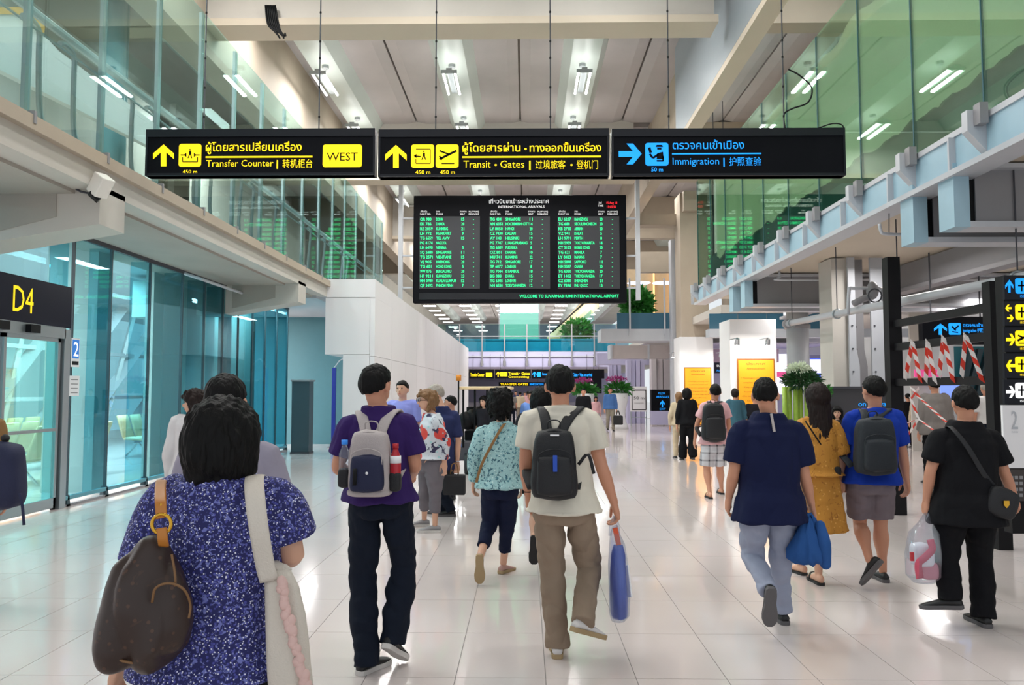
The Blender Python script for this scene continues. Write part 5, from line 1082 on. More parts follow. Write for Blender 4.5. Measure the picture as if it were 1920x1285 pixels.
def backpack(label, j, h, cx, y0, y1, x0, x1, Y, m, mp, ms, style=0, top_off=0):
    """worn on the back of a walker seen from behind; extents given where the photo shows them"""
    Yb = min((j['shL'].y + j['shR'].y) / 2, 99) - .085 * h; D = .17
    a, b = P(x0, y1, Yb - D / 2), P(x1, y0, Yb - D / 2); c = (a + b) / 2; c.y = Yb - D / 2; w_, hh = b.x - a.x, b.z - a.z
    t = thing('backpack', label, 'backpack', c)
    mb = MB(); rbox(mb, c, w_, D, hh, 5, 28, 20, .22, amp=.05, seed=px_seed(cx)); mb.build('main_compartment', m, t, True)
    mb = MB(); rbox(mb, c + Vector((0, -D * .48, -hh * .14)), w_ * .74, .09, hh * .56, 6, 24, 16, .1, amp=.05, seed=3); fp_ = mb.build('front_pocket', mp, t, True)
    zc = c.z + hh * .16; MB().tube([(c.x - w_ * .32, c.y - D * .60, zc - .06), (c.x - w_ * .3, c.y - D * .60, zc), (c.x, c.y - D * .58, zc + .025), (c.x + w_ * .3, c.y - D * .60, zc), (c.x + w_ * .32, c.y - D * .6, zc - .06)], .0035, 6, 4).build('zip', ms, fp_, True)
    MB().tube([(c.x - w_ * .43, c.y - .03, c.z - hh * .3), (c.x - w_ * .40, c.y - .04, c.z + hh * .2), (c.x - w_ * .2, c.y - .05, c.z + hh * .44), (c.x + w_ * .2, c.y - .05, c.z + hh * .44), (c.x + w_ * .40, c.y - .04, c.z + hh * .2), (c.x + w_ * .43, c.y - .03, c.z - hh * .3)], .005, 6, 4).build('zip', ms, t, True)
    MB().tube([(c.x - .035, c.y + .03, c.z + hh * .47), (c.x - .03, c.y + .02, c.z + hh * .47 + .05), (c.x + .03, c.y + .02, c.z + hh * .47 + .05), (c.x + .035, c.y + .03, c.z + hh * .47)], (.009, .004), 6, 4, (0, 1, 0)).build('grab_handle', ms, t, True)
    nk = j['neck']
    for s, a in ((-1, 'L'), (1, 'R')):
        S = j['sh' + a]; p1 = Vector((c.x + s * .035, Yb - .01, c.z + hh * .45)); sp_ = nk.lerp(S, .62) + Vector((0, -.01, .024 * h))
        ribbon('shoulder_strap', [p1 + Vector((0, 0, -.02)), p1.lerp(sp_, .5) + Vector((0, -.02, .012)), sp_ + Vector((0, -.01, 0)), sp_ + Vector((s * .01, .06 * h, -.03)), S.lerp(nk, .25) + Vector((0, .085 * h, -.08 * h)), S + Vector((-s * .02, .075 * h, -.17 * h)), Vector((c.x + s * w_ * .55, Yb + .10, c.z - hh * .15)), Vector((c.x + s * w_ * .44, Yb - .01, c.z - hh * .36))], .062, .014, ms, t)
    return t, c, w_, hh, Yb - D
def px_seed(x): return x * .017
PI = math.pi
# ---- 1 woman in the floral blouse, nearest
t, j, h = person('woman with black bobbed hair in a blue floral blouse, nearest and seen from behind', 400, 752, 2.25, dict(head=(418, 827), neck=(412, 892, -.02), shL=(318, 935), shR=(510, 935), elL=(262, 1105, -.03), elR=(548, 1040, .02), wrL=(225, 1240, .1), wrR=(505, 1020, .22), hipL=(350, 1240), hipR=(455, 1240), curlL=.9, anL=('g', 350, 2.3), anR=('g', 450, 2.5)),
    fem=True, Ht=1.56, fat=1.12, hair='bob', skin='skin_light', shirt=dict(m='floral', hem=1252, sleeve=.74, sw=1.3, loose=.022, wr=.010, name='blouse'), trs=dict(m='black_cloth'), hscale=1.02)
# her brown hobo bag on a tan strap
hb = thing('handbag', 'dark brown slouchy leather handbag with tan strap and gold ring', 'handbag', P(270, 1100, 2.0)); YB = 2.02
rg = []
for (py, x0, x1, d) in ((1012, 268, 302, .02), (1030, 245, 318, .05), (1060, 210, 332, .09), (1090, 203, 345, .12), (1130, 200, 354, .14), (1170, 188, 358, .15), (1205, 180, 345, .15), (1230, 190, 310, .12), (1243, 210, 282, .05)):
    a, b = P(x0, py, YB), P(x1, py + (8 if py > 1190 else 0), YB); c = (a + b) / 2; w_ = (b - a).length / 2; rr = []
    for q in range(32):
        u = 2 * PI * q / 32; k = 1 + .05 * noise.noise(Vector((u * 2.2, py * .012, 1))) * 2
        rr.append(c + (b - a).normalized() * (w_ * math.cos(u) * k) + Vector((0, d / 2 * 1.2 * math.sin(u) * (k + .12 * math.sin(5 * u + py * .01)), 0)))
    rg.append(rr)
o_ = Vector(hb.location); mm_ = MB(); mm_.loft(rg); me = remesh(mm_, .007, 10, o_); wrinkle(me, .014, 11, 3, .35); link('leather_body', me, 'monogram', hb, True, o_)
MB().tube([P(322, 1040, YB - .07), P(328, 1075, YB - .08), P(329, 1100, YB - .08)], .003, 6, 3).build('seam_piping', 'piping', hb, True)
MB().tube([P(285, 1130, YB - .085), P(292, 1103, YB - .09), P(318, 1094, YB - .09), P(345, 1106, YB - .08), P(357, 1135, YB - .06), P(354, 1160, YB - .07)], .0032, 6, 4).build('pocket_piping', 'piping', hb, True)
MB().tube([P(183, 1215, YB - .06), P(230, 1240, YB - .075), P(285, 1246, YB - .05)], .0035, 6, 4).build('base_piping', 'piping', hb, True)
rc = P(303, 983, YB - .04)
MB().tube([rc + Vector((.024 * math.cos(u * PI / 10), 0, .024 * math.sin(u * PI / 10))) for u in range(20)], .0045, 8, 1, closed=True).build('ring', 'gold', hb, True)
S = P(302, 920, 2.25)
ribbon('strap', [P(303, 972, YB - .04), P(301, 940, YB - .02), P(301, 912, 2.10), P(303, 902, 2.2), P(305, 908, 2.33), P(303, 960, 2.36), P(295, 1020, 2.2)], .028, .006, 'leather_tan', hb)
ribbon('strap_tab', [P(303, 990, YB - .045), P(305, 1010, YB - .045), P(307, 1024, YB - .03)], .026, .007, 'leather_tan', hb)
MB().ell(P(302, 948, YB - .03), .005, .004, .005, 8).build('rivet', 'gold', hb, True)
# white canvas tote with pink ruffle
tt = thing('tote_bag', 'off-white canvas tote with a pink ruffled edge, hanging from her right shoulder', 'tote', P(535, 1150, 2.15)); YT = 2.12
rg = []
for (py, x0, x1, d) in ((1070, 495, 545, .04), (1100, 497, 560, .06), (1150, 498, 572, .07), (1200, 500, 578, .08), (1250, 502, 582, .08), (1300, 505, 588, .08), (1320, 520, 580, .05)):
    a, b = P(x0, py, YT), P(x1, py, YT); c = (a + b) / 2; w_ = (b - a).length / 2; rg.append([c + Vector((w_ * math.copysign(abs(math.cos(u)) ** .7, math.cos(u)), d / 2 * math.sin(u) * (1 + .15 * math.sin(4 * u + py * .02)), 0)) for u in [2 * PI * q / 28 for q in range(28)]])
MB().loft(rg).build('canvas_body', 'canvas', tt, True)
ribbon('strap', [P(505, 1090, YT - .03), P(497, 1060, 2.08), P(485, 990, 2.05), P(478, 930, 2.08), P(477, 898, 2.18), P(482, 895, 2.3), P(490, 940, 2.4), P(500, 1040, 2.38)], .052, .006, 'canvas', tt)
ribbon('rear_strap', [P(540, 1075, YT + .0), P(522, 1060, YT + .02), P(510, 1052, YT + .1)], .03, .005, 'canvas', tt)
m = MB(); rnd = random.Random(5)
for k in range(44):
    u = k / 43; c = P(lerp(527, 578, u ** 1.2) + rnd.uniform(-4, 4), lerp(1090, 1300, u), YT - .05); s = rnd.uniform(.009, .015); m.ell(c, s, s * .7, s * 1.1, 8)
o = m.build('pink_ruffle', 'ruffle', tt, True)

# ---- 2 man in the purple polo shirt
t, j, h = person('man in a purple polo shirt and dark trousers carrying a grey and navy backpack', 703, 688, 4.6, dict(head=(706, 722), neck=(709, 762), shL=(657, 800), shR=(760, 796), elL=(634, 874, .0), elR=(778, 870, .02), wrL=(655, 893, .25), wrR=(768, 898, .25), hipL=(685, 938), hipR=(740, 936), knL=(681, 1080, .05), knR=(757, 1060, .1), anL=('g', 692, 4.55), anR=(738, 1193, .0), curlL=1.1, curlR=1.1, hdR=(-.6, .6, -.2), hdL=(.5, .7, 0)),
    Ht=1.72, head=-.45, hair='short', shirt=dict(m='purple', hem=938, sleeve=.74, sw=1.1, collar=1, name='polo_shirt'), trs=dict(m='navy_trs', len=1.05, hem=.040, wr=.013), shoes=('shoe_black', 'sole_white'), shoe_p=dict(L=(-.5, 0), R=(-.35, -.55)))
bp, c, w_, hh, yf = backpack('small light grey and navy backpack with a drink bottle in each side pocket', j, h, 700, 806, 930, 650, 738, 4.6, 'bag_grey', 'bag_navy', 'bag_grey')
MB().tube([(c.x - w_ * .22, yf - .045, c.z - .02), (c.x - w_ * .22, yf - .05, c.z - hh * .3)], (.012, .002), 6, 3, (1, 0, 0)).build('daisy_chain', 'black', bp, True)
MB().ell((c.x + .01, yf - .058, c.z - hh * .12), .008, .004, .008, 8).build('button', 'paper', bp, True)
rbox(MB(), c + Vector((0, -.0, -hh * .44)), w_ * .95, .17, .05, 3).build('base_panel', 'bag_grey', bp, True)
for (lb_, sx, mm, cm, z0) in (('red drink bottle with red cap in the right pocket of the grey backpack', .56, 'red_plastic', 'red_plastic', -.12), ('clear water bottle with blue cap in the left pocket of the grey backpack', -.54, 'water', 'info_blue', -.10)):
    b_ = thing('drink_bottle', lb_, 'bottle', c + Vector((w_ * sx, -.02, z0))); q = b_.location.copy()
    MB().tube([q, q + Vector((0, 0, .02)), q + Vector((0, 0, .15)), q + Vector((0, 0, .185)), q + Vector((0, 0, .2))], [.026, .03, .03, .016, .014], 14).build('bottle_body', mm if sx > 0 else 'plastic', b_, True)
    if sx > 0: MB().tube([q + Vector((0, 0, .12)), q + Vector((0, 0, .16))], [.031, .030], 14).build('label_band', 'paper', b_, True)
    MB().cyl(q + Vector((0, 0, .2)), q + Vector((0, 0, .225)), .017, 12).build('cap', cm, b_, True)
    rbox(MB(), q + Vector((0, 0, .02)), .066, .07, .11, 4).build('side_pocket', 'bag_black', bp, True)

# ---- 3 man in the cream polo
t, j, h = person('man in a cream polo shirt and khaki trousers with a black backpack', 1050, 686, 4.8, dict(head=(1050, 722), neck=(1051, 762), shL=(995, 788), shR=(1106, 788), elL=(985, 865, .02), elR=(1127, 872, -.02), wrL=(990, 925, .12), wrR=(1151, 942, .05), hipL=(1028, 950), hipR=(1086, 950), knL=(1036, 1075, .08), knR=(1104, 1062, .15), anL=('g', 1043, 4.85), anR=(1094, 1160, -.1), curlL=.8, curlR=1.5),
    Ht=1.72, hair='short', skin='skin', shirt=dict(m='cream', hem=957, sleeve=.66, sw=1.08, collar=1, name='polo_shirt', flare=.01), trs=dict(m='khaki', len=1.04, hem=.038, wr=.012), shoes=('shoe_white', 'sole_tan'), shoe_p=dict(L=(0, 0), R=(-.9, -.35)))
bp, c, w_, hh, yf = backpack('black backpack with a small blue mark worn over the cream polo shirt', j, h, 1040, 803, 938, 993, 1085, 4.8, 'bag_black', 'bag_black', 'bag_black')
MB().box(c.x - .012, c.x + .012, yf - .062, yf - .05, c.z - .03, c.z + .06).build('blue_print', 'bag_blue', bp, bevel=.002); MB().box(c.x - .025, c.x + .025, yf + .0, yf + .01, c.z + hh * .40, c.z + hh * .42).build('badge', 'paper', bp)
ribbon('loose_strap', [(c.x + w_ * .5, c.y + .05, c.z - hh * .02), (c.x + w_ * .7, c.y + .04, c.z + .05), (c.x + w_ * .82, c.y + .05, c.z - .06)], .02, .003, 'bag_black', bp)
wt = thing('wristwatch', 'dark watch on the left wrist of the man in the cream polo', 'watch', j['wrL']); q = j['wrL']; d = (j['wrL'] - j['elL']).normalized(); MB().tube([q + Vector((.03 * math.cos(u * .524), .03 * math.sin(u * .524), .01)) for u in range(12)], (.004, .010), 6, 1, (0, 0, 1), closed=True).build('band', 'black', wt, True); MB().ell(q + Vector((-.03, -.01, .01)), .008, .015, .015, 10).build('case', 'black', wt, True)
# blue bag in clear plastic
bb = thing('carrier_bag', 'tall blue shopping bag in clear plastic held by the man in the cream polo', 'shopping bag', P(1162, 1090, 4.85)); YC = 4.86
def sack(rows, Yc, n=28, seed=0, amp=.08):
    rg = []
    for (py, x0, x1, d) in rows:
        a, b = P(x0, py, Yc), P(x1, py, Yc); c_ = (a + b) / 2; w2 = (b - a).length / 2
        rg.append([c_ + Vector((w2 * math.cos(u), d / 2 * math.sin(u), 0)) * (1 + amp * noise.noise(Vector((math.cos(u) * 2, math.sin(u) * 2, py * .03 + seed))) * 2) if False else c_ + Vector((w2 * math.cos(u) * (1 + amp * noise.noise(Vector((math.cos(u) * 2, math.sin(u) * 2, py * .03 + seed)))), d / 2 * math.sin(u) * (1 + 3 * amp * noise.noise(Vector((math.cos(u) * 3, math.sin(u) * 3, py * .04 + seed)))), 0)) for u in [2 * PI * q / n for q in range(n)]])
    return MB().loft(rg)
m = sack(((1022, 1150, 1168, .05), (1040, 1146, 1172, .12), (1080, 1144, 1174, .2), (1120, 1144, 1176, .22), (1152, 1145, 1176, .2), (1158, 1148, 1172, .12)), YC); m.build('blue_bag', 'bag_blue', bb, True)
sack(((985, 1150, 1158, .02), (1000, 1144, 1162, .04), (1020, 1142, 1172, .1), (1060, 1140, 1178, .22), (1110, 1141, 1182, .26), (1150, 1142, 1180, .24), (1164, 1146, 1172, .1)), YC, seed=4).build('clear_plastic_bag', 'plastic', bb, True)
for dx in (-1, 1): MB().tube([P(1152 + dx * 8, 1005, YC + .02), P(1152 + dx * 6, 985, YC), P(1153, 968, YC)], (.012, .002), 6, 3, (1, 0, 0)).build('handle', 'plastic', bb, True)
MB().bar(P(1153, 990, YC - .01), P(1160, 1022, YC - .01), .02, .03).build('orange_ribbon', 'bag_orange', bb)
MB().bar(P(1172, 1060, YC - .03), P(1179, 1120, YC - .05), .012, .05).build('white_strip', 'paper', bb)

# ---- 4 man in navy with pale trousers
t, j, h = person('balding man in a navy polo shirt and pale grey trousers, one shoe sole showing', 1436, 709, 5.35, dict(head=(1435, 740), neck=(1441, 775), shL=(1390, 806), shR=(1489, 806), elL=(1376, 886, 0), elR=(1509, 893, 0), wrL=(1367, 932, .08), wrR=(1521, 945, .06), hipL=(1419, 945), hipR=(1468, 945), knL=(1410, 1040, .12), knR=(1464, 1045, .12), anL=(1441, 1108, -.18), anR=('g', 1459, 5.55), curlL=.7, curlR=1.4),
    Ht=1.66, fat=1.08, head=-.35, hair='bald', shirt=dict(m='navy', hem=976, sleeve=.76, sw=1.2, loose=.018, collar=1, name='polo_shirt', flare=.015), trs=dict(m='grey_trs', len=1.0, hem=.034, wr=.012), shoes=('shoe_black', 'sole_grey'), shoe_p=dict(L=(-.1, -1.25), R=(0, 0)))
base = Vector(t.location); q0, q1 = P(1446, 776, 5.35 - .105), P(1452, 810, 5.35 - .145); link('reflective_stripe', MB().bar(q0, q1, .014, .012, (0, 1, 0)).mesh(base), 'bag_grey', t, False, base)
jk = thing('folded_jacket', 'blue jacket bundled in the right hand of the man in navy', 'jacket', P(1515, 1010, 5.3))
m = sack(((960, 1512, 1524, .04), (975, 1502, 1530, .1), (1000, 1488, 1540, .16), (1030, 1476, 1548, .2), (1048, 1474, 1551, .2), (1058, 1490, 1552, .14)), 5.3, 40, 2, .12); me = m.mesh(Vector(jk.location)); wrinkle(me, .02, 16, 2, .3); link('jacket_folds', me, 'jacket_blue', jk, True, Vector(jk.location))
MB().tube([P(1538, 985, 5.25), P(1546, 1020, 5.22), P(1548, 1058, 5.25)], [.03, .04, .035], 12, 3, cap='round').build('sleeve', 'jacket_blue', jk, True)
# ---- 5 woman in mustard dress
t, j, h = person('woman with long brown hair in a mustard print dress and sandals', 1534, 716, 6.6, dict(head=(1532, 747), neck=(1532, 782), shL=(1502, 800), shR=(1562, 800), elL=(1500, 862), elR=(1572, 856, 0), wrL=(1503, 905, .1), wrR=(1578, 897, .05), hipL=(1520, 905), hipR=(1546, 905), knL=(1508, 985, .1), knR=(1535, 990), anL=('g', 1494, 7.0), anR=('g', 1527, 6.65), curlR=1.2),
    fem=True, Ht=1.62, hair='long', hm='hair_brown', skin='skin_light', shirt=dict(m='mustard_print', hem=890, sleeve=.92, sw=1.45, loose=.02, name='dress_top'), trs=dict(m='mustard_print', skirt=996, flare=.19, sx=.04, waist=.12, name='dress_skirt'), shoes=('sandal', None), shoe_p=dict(L=(0.3, 0), R=(0, 0)))
hbx = thing('shoulder_bag_strap', 'thin black strap across the back of the mustard dress with a small pouch', 'bag', P(1540, 850, 6.5)); MB().tube([P(1510, 790, 6.5), P(1530, 820, 6.46), P(1549, 850, 6.48), P(1558, 875, 6.52)], .006, 6, 4).build('strap', 'black', hbx, True); rbox(MB(), P(1566, 884, 6.5), .09, .06, .08).build('pouch', 'bag_black', hbx, True)
# ---- 6 man in royal blue
t, j, h = person('man in a royal blue shirt and grey shorts with a dark backpack', 1637, 703, 6.6, dict(head=(1637, 732), neck=(1640, 766), shL=(1598, 784), shR=(1678, 784), elL=(1585, 850, .03), elR=(1693, 853), wrL=(1578, 893, .08), wrR=(1699, 898, .04), hipL=(1614, 903), hipR=(1652, 903), knL=(1612, 980, .1), knR=(1651, 985, .05), anL=(1630, 1050, -.15), anR=('g', 1646, 6.75), curlL=1.2, curlR=.8),
    Ht=1.70, fat=1.12, head=.3, hair='short', shirt=dict(m='royal', hem=905, sleeve=.72, sw=1.12, name='polo_shirt', collar=1), trs=dict(m='grey_shorts', len=.42, w=.97, name='shorts'), shoes=('shoe_black', 'sole_grey'), shoe_p=dict(L=(.7, -.9), R=(0, 0)))
backpack('large dark slate backpack on the man in the royal blue shirt', j, h, 1640, 782, 892, 1600, 1680, 6.6, 'bag_dark', 'bag_dark', 'bag_dark')
# ---- 7 man in black
t, j, h = person('man in a black T-shirt and black trousers, rightmost walker', 1808, 725, 5.5, dict(head=(1808, 754), neck=(1810, 790), shL=(1765, 822), shR=(1858, 822), elL=(1745, 882), elR=(1884, 888), wrL=(1737, 938, .06), wrR=(1901, 930, .1), hipL=(1787, 945), hipR=(1836, 945), knL=(1775, 1040, .05), knR=(1838, 1050, .08), anL=(1782, 1118, .0), anR=('g', 1829, 5.5), curlL=1.2, curlR=1.0),
    Ht=1.60, fat=1.12, hair='short', shirt=dict(m='black_cloth', hem=980, sleeve=.72, sw=1.25, loose=.02, name='t_shirt', flare=.01), trs=dict(m='black_cloth', len=1.04, hem=.042, w=1.08), shoes=('shoe_black', 'sole_grey'), shoe_p=dict(L=(.9, -.15), R=(0, 0)))
cbg = thing('crossbody_bag', 'black crossbody bag with gold crest at the right hip of the man in black', 'bag', P(1878, 945, 5.4)); q = P(1878, 943, 5.33); rbox(MB(), q, .2, .09, .2, 4, 24, 14, amp=.03, M=Matrix.Rotation(.35, 3, 'Y')).build('pouch', 'bag_black', cbg, True)
MB().prism([q + Vector((x_, -.055, z_)) for x_, z_ in ((-.018, .02), (.018, .02), (.018, -.008), (0, -.028), (-.018, -.008))], (0, .006, 0)).build('crest', 'gold', cbg)
ribbon('strap', [P(1865, 915, 5.36), P(1845, 890, 5.34), P(1815, 840, 5.33), P(1790, 808, 5.38), P(1778, 800, 5.48), P(1776, 815, 5.6)], .035, .006, 'bag_black', cbg)
pb = thing('plastic_bag', 'pink and white translucent plastic bag in the left hand of the man in black', 'shopping bag', P(1730, 1040, 5.5))
sack(((962, 1733, 1741, .02), (980, 1722, 1748, .06), (1000, 1706, 1758, .18), (1040, 1700, 1762, .24), (1080, 1701, 1760, .22), (1092, 1712, 1750, .12)), 5.5, seed=7).build('plastic_skin', 'plastic', pb, True)
MB().tube([P(1744, 1012, 5.42), P(1748, 1030, 5.41), P(1735, 1045, 5.41), P(1722, 1058, 5.41), P(1725, 1085, 5.42)], (.028, .004), 6, 4, (1, 0, 0)).build('pink_print', mat('pink_print', '#d85a72', .5), pb, True)
rbox(MB(), P(1728, 1040, 5.5), .14, .12, .16, amp=.1).build('white_parcel', 'paper', pb, True); rbox(MB(), P(1740, 1070, 5.52), .12, .1, .12, amp=.1).build('pink_parcel', mat('pink_pale', '#d98f9c', .6), pb, True); MB().box(P(1707, 1045, 5.4).x, P(1713, 1045, 5.4).x, 5.39, 5.41, P(0, 1046, 5.4).z, P(0, 1030, 5.4).z).build('red_label', 'red_plastic', pb)
# ---- 8 woman in teal paisley
t, j, h = person('woman with curly dark hair in a teal paisley top and cropped navy trousers', 938, 725, 6.8, dict(head=(937, 757), neck=(941, 792), shL=(905, 812), shR=(968, 812), elL=(890, 856), elR=(978, 862, .05), wrL=(888, 902, .1), wrR=(978, 905, .15), hipL=(921, 915), hipR=(952, 915), knL=(918, 980, .08), knR=(951, 985, .08), anL=(900, 1046, -.22), anR=('g', 944, 7.0), curlL=.8),
    fem=True, Ht=1.60, hair='curly', skin='skin_light', shirt=dict(m='paisley', hem=914, sleeve=1.92, sw=1.15, loose=.015, name='blouse'), trs=dict(m='navy_crop', len=.84, hem=.033), shoes=('shoe_pink', 'sole_tan'), shoe_p=dict(L=(0, -1.35), R=(-.5, -.05)), Ltoe=.24, hscale=1.05)
ss_ = thing('bag_strap', 'thin brown crossbody strap over the teal paisley top', 'bag', P(915, 840, 6.65)); ribbon('strap', [P(950, 792, 6.78), P(942, 800, 6.66), P(920, 838, 6.64), P(903, 872, 6.66), P(893, 905, 6.68)], .024, .005, 'tan', ss_)
# ---- 9 woman mostly hidden behind the cream polo man
person('dark haired woman in black sandals, mostly hidden behind the man in the cream polo', 1013, 718, 7.3, dict(head=(1016, 752), anL=(1001, 1012, -.2), anR=('g', 1050, 7.2), knL=(1003, 968), hipL=(1010, 905), hipR=(1035, 905)), fem=True, Ht=1.62, hair='bob', skin='skin_light', shirt=dict(m='dark_cloth', sleeve=.7), trs=dict(m='dark_cloth', len=.4, name='shorts'), shoes=('sandal', None), shoe_p=dict(L=(0, -1.35), R=(0, 0)))
# ---- 10 woman in coral jacket, facing left
t, j, h = person('blond woman with glasses in a coral and white patterned jacket, facing left', 806, 728, 9.0, dict(head=(800, 752), neck=(809, 775), shL=(806, 792, .16), shR=(814, 790, -.16), elL=(790, 825, .2), elR=(836, 826, -.16), wrL=(785, 858, .15), wrR=(833, 866, -.12), hipL=(803, 870, .08), hipR=(815, 870, -.08), knL=(797, 922, .08), knR=(816, 925, -.08), anL=('g', 797, 9.35), anR=('g', 817, 8.95)), facing=PI * .62, fem=True, fat=1.2, Ht=1.60, head=.1,
    hair='curly', hm='hair_blond', skin='skin_light', shirt=dict(m='coral_print', hem=860, sleeve=1.85, loose=.02, name='jacket'), trs=dict(m='capri', len=.80, hem=.04, name='capri_trousers'), shoes=('shoe_grey', 'sole_white'), shoe_p=dict(L=(PI * .55, 0), R=(PI * .5, 0)))
gl = MB(); HMx = headframe(PI * .62 + .1)
for s in (-1, 1): e = j['head'] + HMx @ Vector((s * .021, .064, .005)) * h; gl.tube([e + HMx @ Vector((.017 * math.cos(u * .785), 0, .013 * math.sin(u * .785))) * h for u in range(8)], .0018 * h, 6, 2, closed=True); gl.tube([e + HMx @ Vector((s * .017, 0, 0)) * h, j['head'] + HMx @ Vector((s * .052, .0, .005)) * h], .0018 * h, 6)
tag(gl.build('spectacles', 'black', at=j['head']), 'thin dark spectacles on the blond woman in the coral jacket', 'glasses')
# ---- 11 grey-haired man
t, j, h = person('grey haired man in navy behind the woman in the coral jacket, holding a black briefcase', 824, 716, 10.1, dict(head=(816, 738), neck=(826, 762), shL=(812, 780, .1), shR=(852, 780), elR=(859, 826), wrR=(857, 868), anL=('g', 832, 10.3), anR=('g', 846, 10.1), curlR=1.5), facing=.5 * PI, Ht=1.70, fat=1.15, head=.2, hair='bald', hm='hair_grey', skin='skin_light', shirt=dict(m='navy2', sleeve=.85, hem=880, name='shirt'), trs=dict(m='navy_trs'), shoe_p=dict(L=(PI * .5, 0), R=(PI * .5, 0)))
bc = thing('briefcase', 'black leather briefcase hanging from the hand of the grey haired man', 'briefcase', P(852, 905, 9.95)); q = P(852, 908, 9.95); MB().box(q.x - .14, q.x + .14, 9.88, 10.0, q.z - .13, q.z + .12).build('case', 'bag_black', bc, bevel=.02); MB().tube([q + Vector((-.05, 0, .12)), q + Vector((-.03, 0, .24)), q + Vector((.03, 0, .24)), q + Vector((.05, 0, .12))], .008, 8, 3).build('handle', 'tan', bc, True)
w2 = thing('wristwatch', 'silver watch on the wrist of the grey haired man', 'watch', j['wrR']); q = j['wrR']; MB().tube([q + Vector((.032 * math.cos(u * .524), .032 * math.sin(u * .524), .02)) for u in range(12)], (.005, .012), 6, 1, (0, 0, 1), closed=True).build('band', 'chrome', w2, True)
# ---- 12 man in lavender tee
person('young man in a lavender T-shirt facing the camera before the hoarding', 755, 714, 10.6, dict(), facing=PI - .25, Ht=1.70, hair='short', skin='skin_light', shirt=dict(m='lavender_tee', sleeve=.7, name='t_shirt'), trs=dict(m='dark_cloth'), shoe_p=dict(L=(PI, 0), R=(PI, 0)))
# ---- 13 man in stone grey behind the nearest woman
person('man in a stone grey shirt directly behind the nearest woman, mostly hidden', 428, 706, 3.35, dict(head=(424, 752), neck=(430, 812), shL=(362, 858), shR=(500, 858), elL=(338, 950), elR=(522, 950), wrL=(345, 1020), wrR=(505, 1020)), Ht=1.64, hair='short', shirt=dict(m='stone', sleeve=1.9, loose=.025, name='shirt'), trs=dict(m='dark_cloth'))
# ---- 14 woman profile white coat
person('dark haired woman in a white coat looking left, by the teal glass', 366, 731, 7.2, dict(head=(364, 756)), facing=.1, head=1.35, fem=True, Ht=1.60, hair='curly', hm='hair_brown', skin='skin_light', shirt=dict(m='coat_white', sleeve=1.9, loose=.02, name='coat'), trs=dict(m='dark_cloth'))
# ---- 15 pink shirt
t, j, h = person('man in a pink T-shirt and plaid shorts with a black backpack', 1339, 719, 11.9, dict(head=(1341, 735), shL=(1322, 762), shR=(1358, 762), elL=(1308, 793), elR=(1366, 793), wrL=(1303, 823, .05), wrR=(1365, 822, .05), hipL=(1328, 838), hipR=(1347, 838), knL=(1325, 880), knR=(1350, 880), anL=('g', 1328, 11.8), anR=('g', 1350, 12.3)), Ht=1.68, fat=1.1, hair='short', shirt=dict(m='pink', hem=832, sleeve=.72, sw=1.15, name='t_shirt'), trs=dict(m='plaid', len=.44, w=1.0, name='shorts'), shoes=('sandal', None))
backpack('black backpack on the man in the pink T-shirt', j, h, 1338, 755, 829, 1314, 1361, 11.9, 'bag_black', 'bag_black', 'bag_black')
def simple(label, px, top, foot, **k):
    Y = 1.58 * F / (foot - 732); return person(label, px, top, Y, k.pop('J', {}), **k)
simple('woman in a black top and flared black trousers before the orange panel', 1288, 729, 862, fem=True, hair='bob', shirt=dict(m='black_cloth', sleeve=1.9), trs=dict(m='black_cloth', hem=.06), stride=.06)
simple('woman in a teal cardigan and white shorts beside the orange panel', 1378, 729, 866, fem=True, hair='bun', hm='hair_brown', shirt=dict(m='teal_knit', sleeve=1.7), trs=dict(m='white_cloth', len=.45, name='shorts'))
simple('person in beige half hidden behind the woman in black', 1273, 736, 858, fem=True, hair='long', hm='hair_blond', shirt=dict(m='beige', sleeve=1.9), trs=dict(m='beige'))
simple('man with a dark blue backpack hidden behind the balding man', 1415, 738, 866, hair='short', shirt=dict(m='dark_cloth', sleeve=.8), trs=dict(m='dark_cloth'))
t, j, h = simple('man in a blue sweater walking towards the camera with a dark bag', 1144, 727, 808, facing=PI, skin='skin', shirt=dict(m='sweater', sleeve=1.9), trs=dict(m='khaki2'), stride=.06)
q = P(1159, 787, 30.8); tg = thing('travel_bag', 'dark travel bag carried by the man in the blue sweater', 'bag', q); MB().box(q.x - .18, q.x + .18, 30.7, 30.95, q.z - .2, q.z + .15).build('bag', 'bag_black', tg, bevel=.04); MB().tube([q + Vector((-.08, 0, .14)), q + Vector((0, 0, .35)), q + Vector((.08, 0, .14))], .02, 8, 4).build('handle', 'bag_black', tg, True)
simple('man in a dark jacket and green tie facing the camera in the distance', 1094, 729, 822, facing=PI, skin='skin', shirt=dict(m='black_cloth', sleeve=1.9, loose=.03, name='jacket'), trs=dict(m='dark_cloth'))
simple('girl in pink right of the man in the dark jacket', 1117, 744, 806, facing=PI, fem=True, hair='long', shirt=dict(m='pink', sleeve=1.9), trs=dict(m='white_cloth'))
simple('man in a sky blue shirt facing the camera between the two nearer walkers', 997, 733, 885, facing=PI - .4, skin='skin', shirt=dict(m='sky', sleeve=.75), trs=dict(m='dark_cloth'))
simple('passenger with dark hair left of the curly haired woman near the buggy', 908, 744, 888, facing=.8 * PI, fem=True, hair='bob', skin='skin_light', shirt=dict(m='dark_cloth', sleeve=.8), trs=dict(m='dark_cloth'))
simple('child with black hair between the mustard dress and the royal blue shirt', 1569, 764, 915, facing=.85 * PI, fem=True, hair='bob', skin='skin_light', shirt=dict(m='dark_cloth', sleeve=.8), trs=dict(m='dark_cloth'))
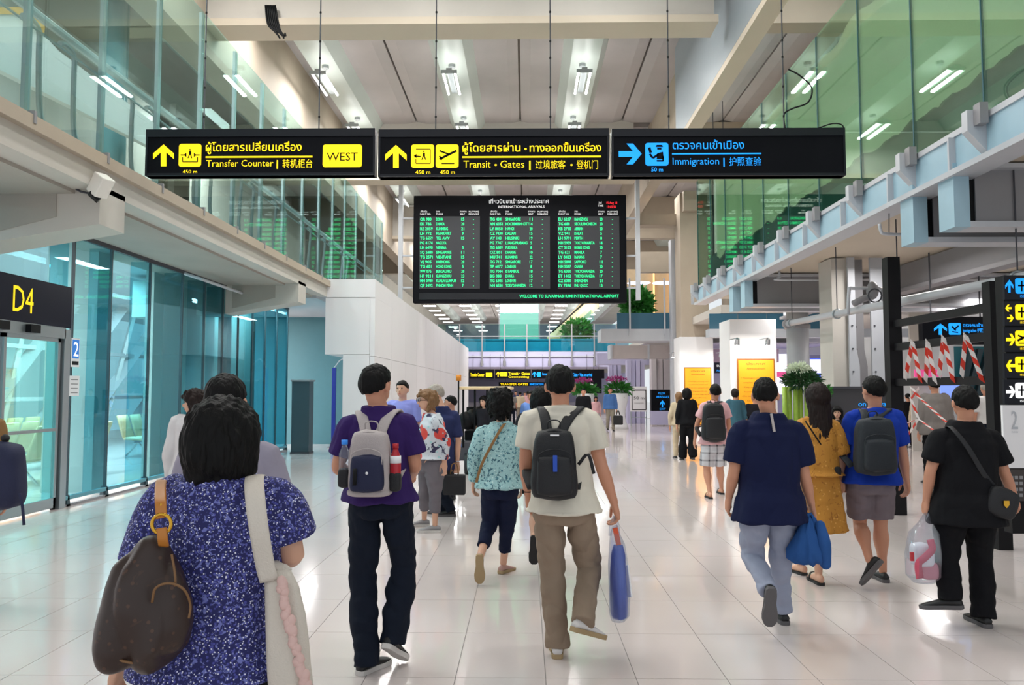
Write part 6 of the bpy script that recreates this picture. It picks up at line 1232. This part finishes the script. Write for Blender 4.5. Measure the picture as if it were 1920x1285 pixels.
simple('man in a grey blazer and dark cap behind the taped frame', 1752, 708, 905, hair='short', fat=1.15, shirt=dict(m='blazer', sleeve=1.9, hem=815, loose=.03, name='blazer'), trs=dict(m='black_cloth'), stride=.05)
simple('man in a white shirt beside the tall black post', 1848, 718, 880, hair='short', hm='hair_grey', shirt=dict(m='white_cloth', sleeve=.8, hem=795), trs=dict(m='navy_trs'))
simple('small figure in black beyond the taped frame, pulling a case', 1702, 738, 838, hair='short', shirt=dict(m='black_cloth', sleeve=.7), trs=dict(m='dark_cloth'))
simple('distant woman in beige beyond the tape tangle', 1719, 742, 840, fem=True, hair='bob', shirt=dict(m='beige', sleeve=1.8), trs=dict(m='beige'))
simple('distant passenger in grey blue left of the figure in black', 1693, 742, 832, hair='short', shirt=dict(m='sweater', sleeve=1.8), trs=dict(m='dark_cloth'))
simple('man in navy stooping behind the grey haired man', 846, 742, 935, facing=.5 * PI, hair='bald', shirt=dict(m='jacket_blue', sleeve=1.8), trs=dict(m='dark_cloth'))
# person cut off by the left edge with a dark rucksack
t, j, h = person('person at the left frame edge in tan, wearing a dark navy rucksack', -52, 735, 5.9, dict(), facing=.35, Ht=1.62, hair='short', shirt=dict(m='tan', sleeve=1.8, loose=.03, name='jacket'), trs=dict(m='dark_cloth'))
ru = thing('rucksack', 'dark navy rucksack with a dangling strap at the left frame edge', 'backpack', P(15, 890, 5.7)); rbox(MB(), P(8, 892, 5.7), .30, .24, .48, 4, 24, 18, .25, amp=.05).build('main_compartment', 'bag_navy', ru, True); ribbon('dangling_strap', [P(36, 925, 5.6), P(42, 950, 5.6), P(45, 985, 5.6)], .022, .005, 'bag_navy', ru); MB().ell(P(10, 822, 5.7), .03, .03, .03, 10).build('top_loop', 'bag_black', ru, True)
# crowd far down the hall
crowd = [(944, 'white', 'white_cloth'), (952, 'black', 'black_cloth'), (960, 'grey', 'blazer'), (967, 'navy', 'navy2'), (975, 'pale', 'beige'), (984, 'white', 'cream'), (990, 'red', 'pink'), (1006, 'dark', 'dark_cloth')]
for k, (px, nm, m_) in enumerate(crowd):
    simple('tiny distant figure in %s, %s from the left of the far crowd' % (nm, ORD[k]), px, 733.5 + (k % 3), 782 + (k * 7) % 16, facing=(PI if k % 2 else 0), hands=False, vox=.022, shirt=dict(m=m_, sleeve=.8 + (k % 2)), trs=dict(m=('dark_cloth', 'khaki2', 'navy_trs')[k % 3]), group='far crowd down the hall', stride=.05 * (k % 2))
bpy.data.scenes.remove(TS)
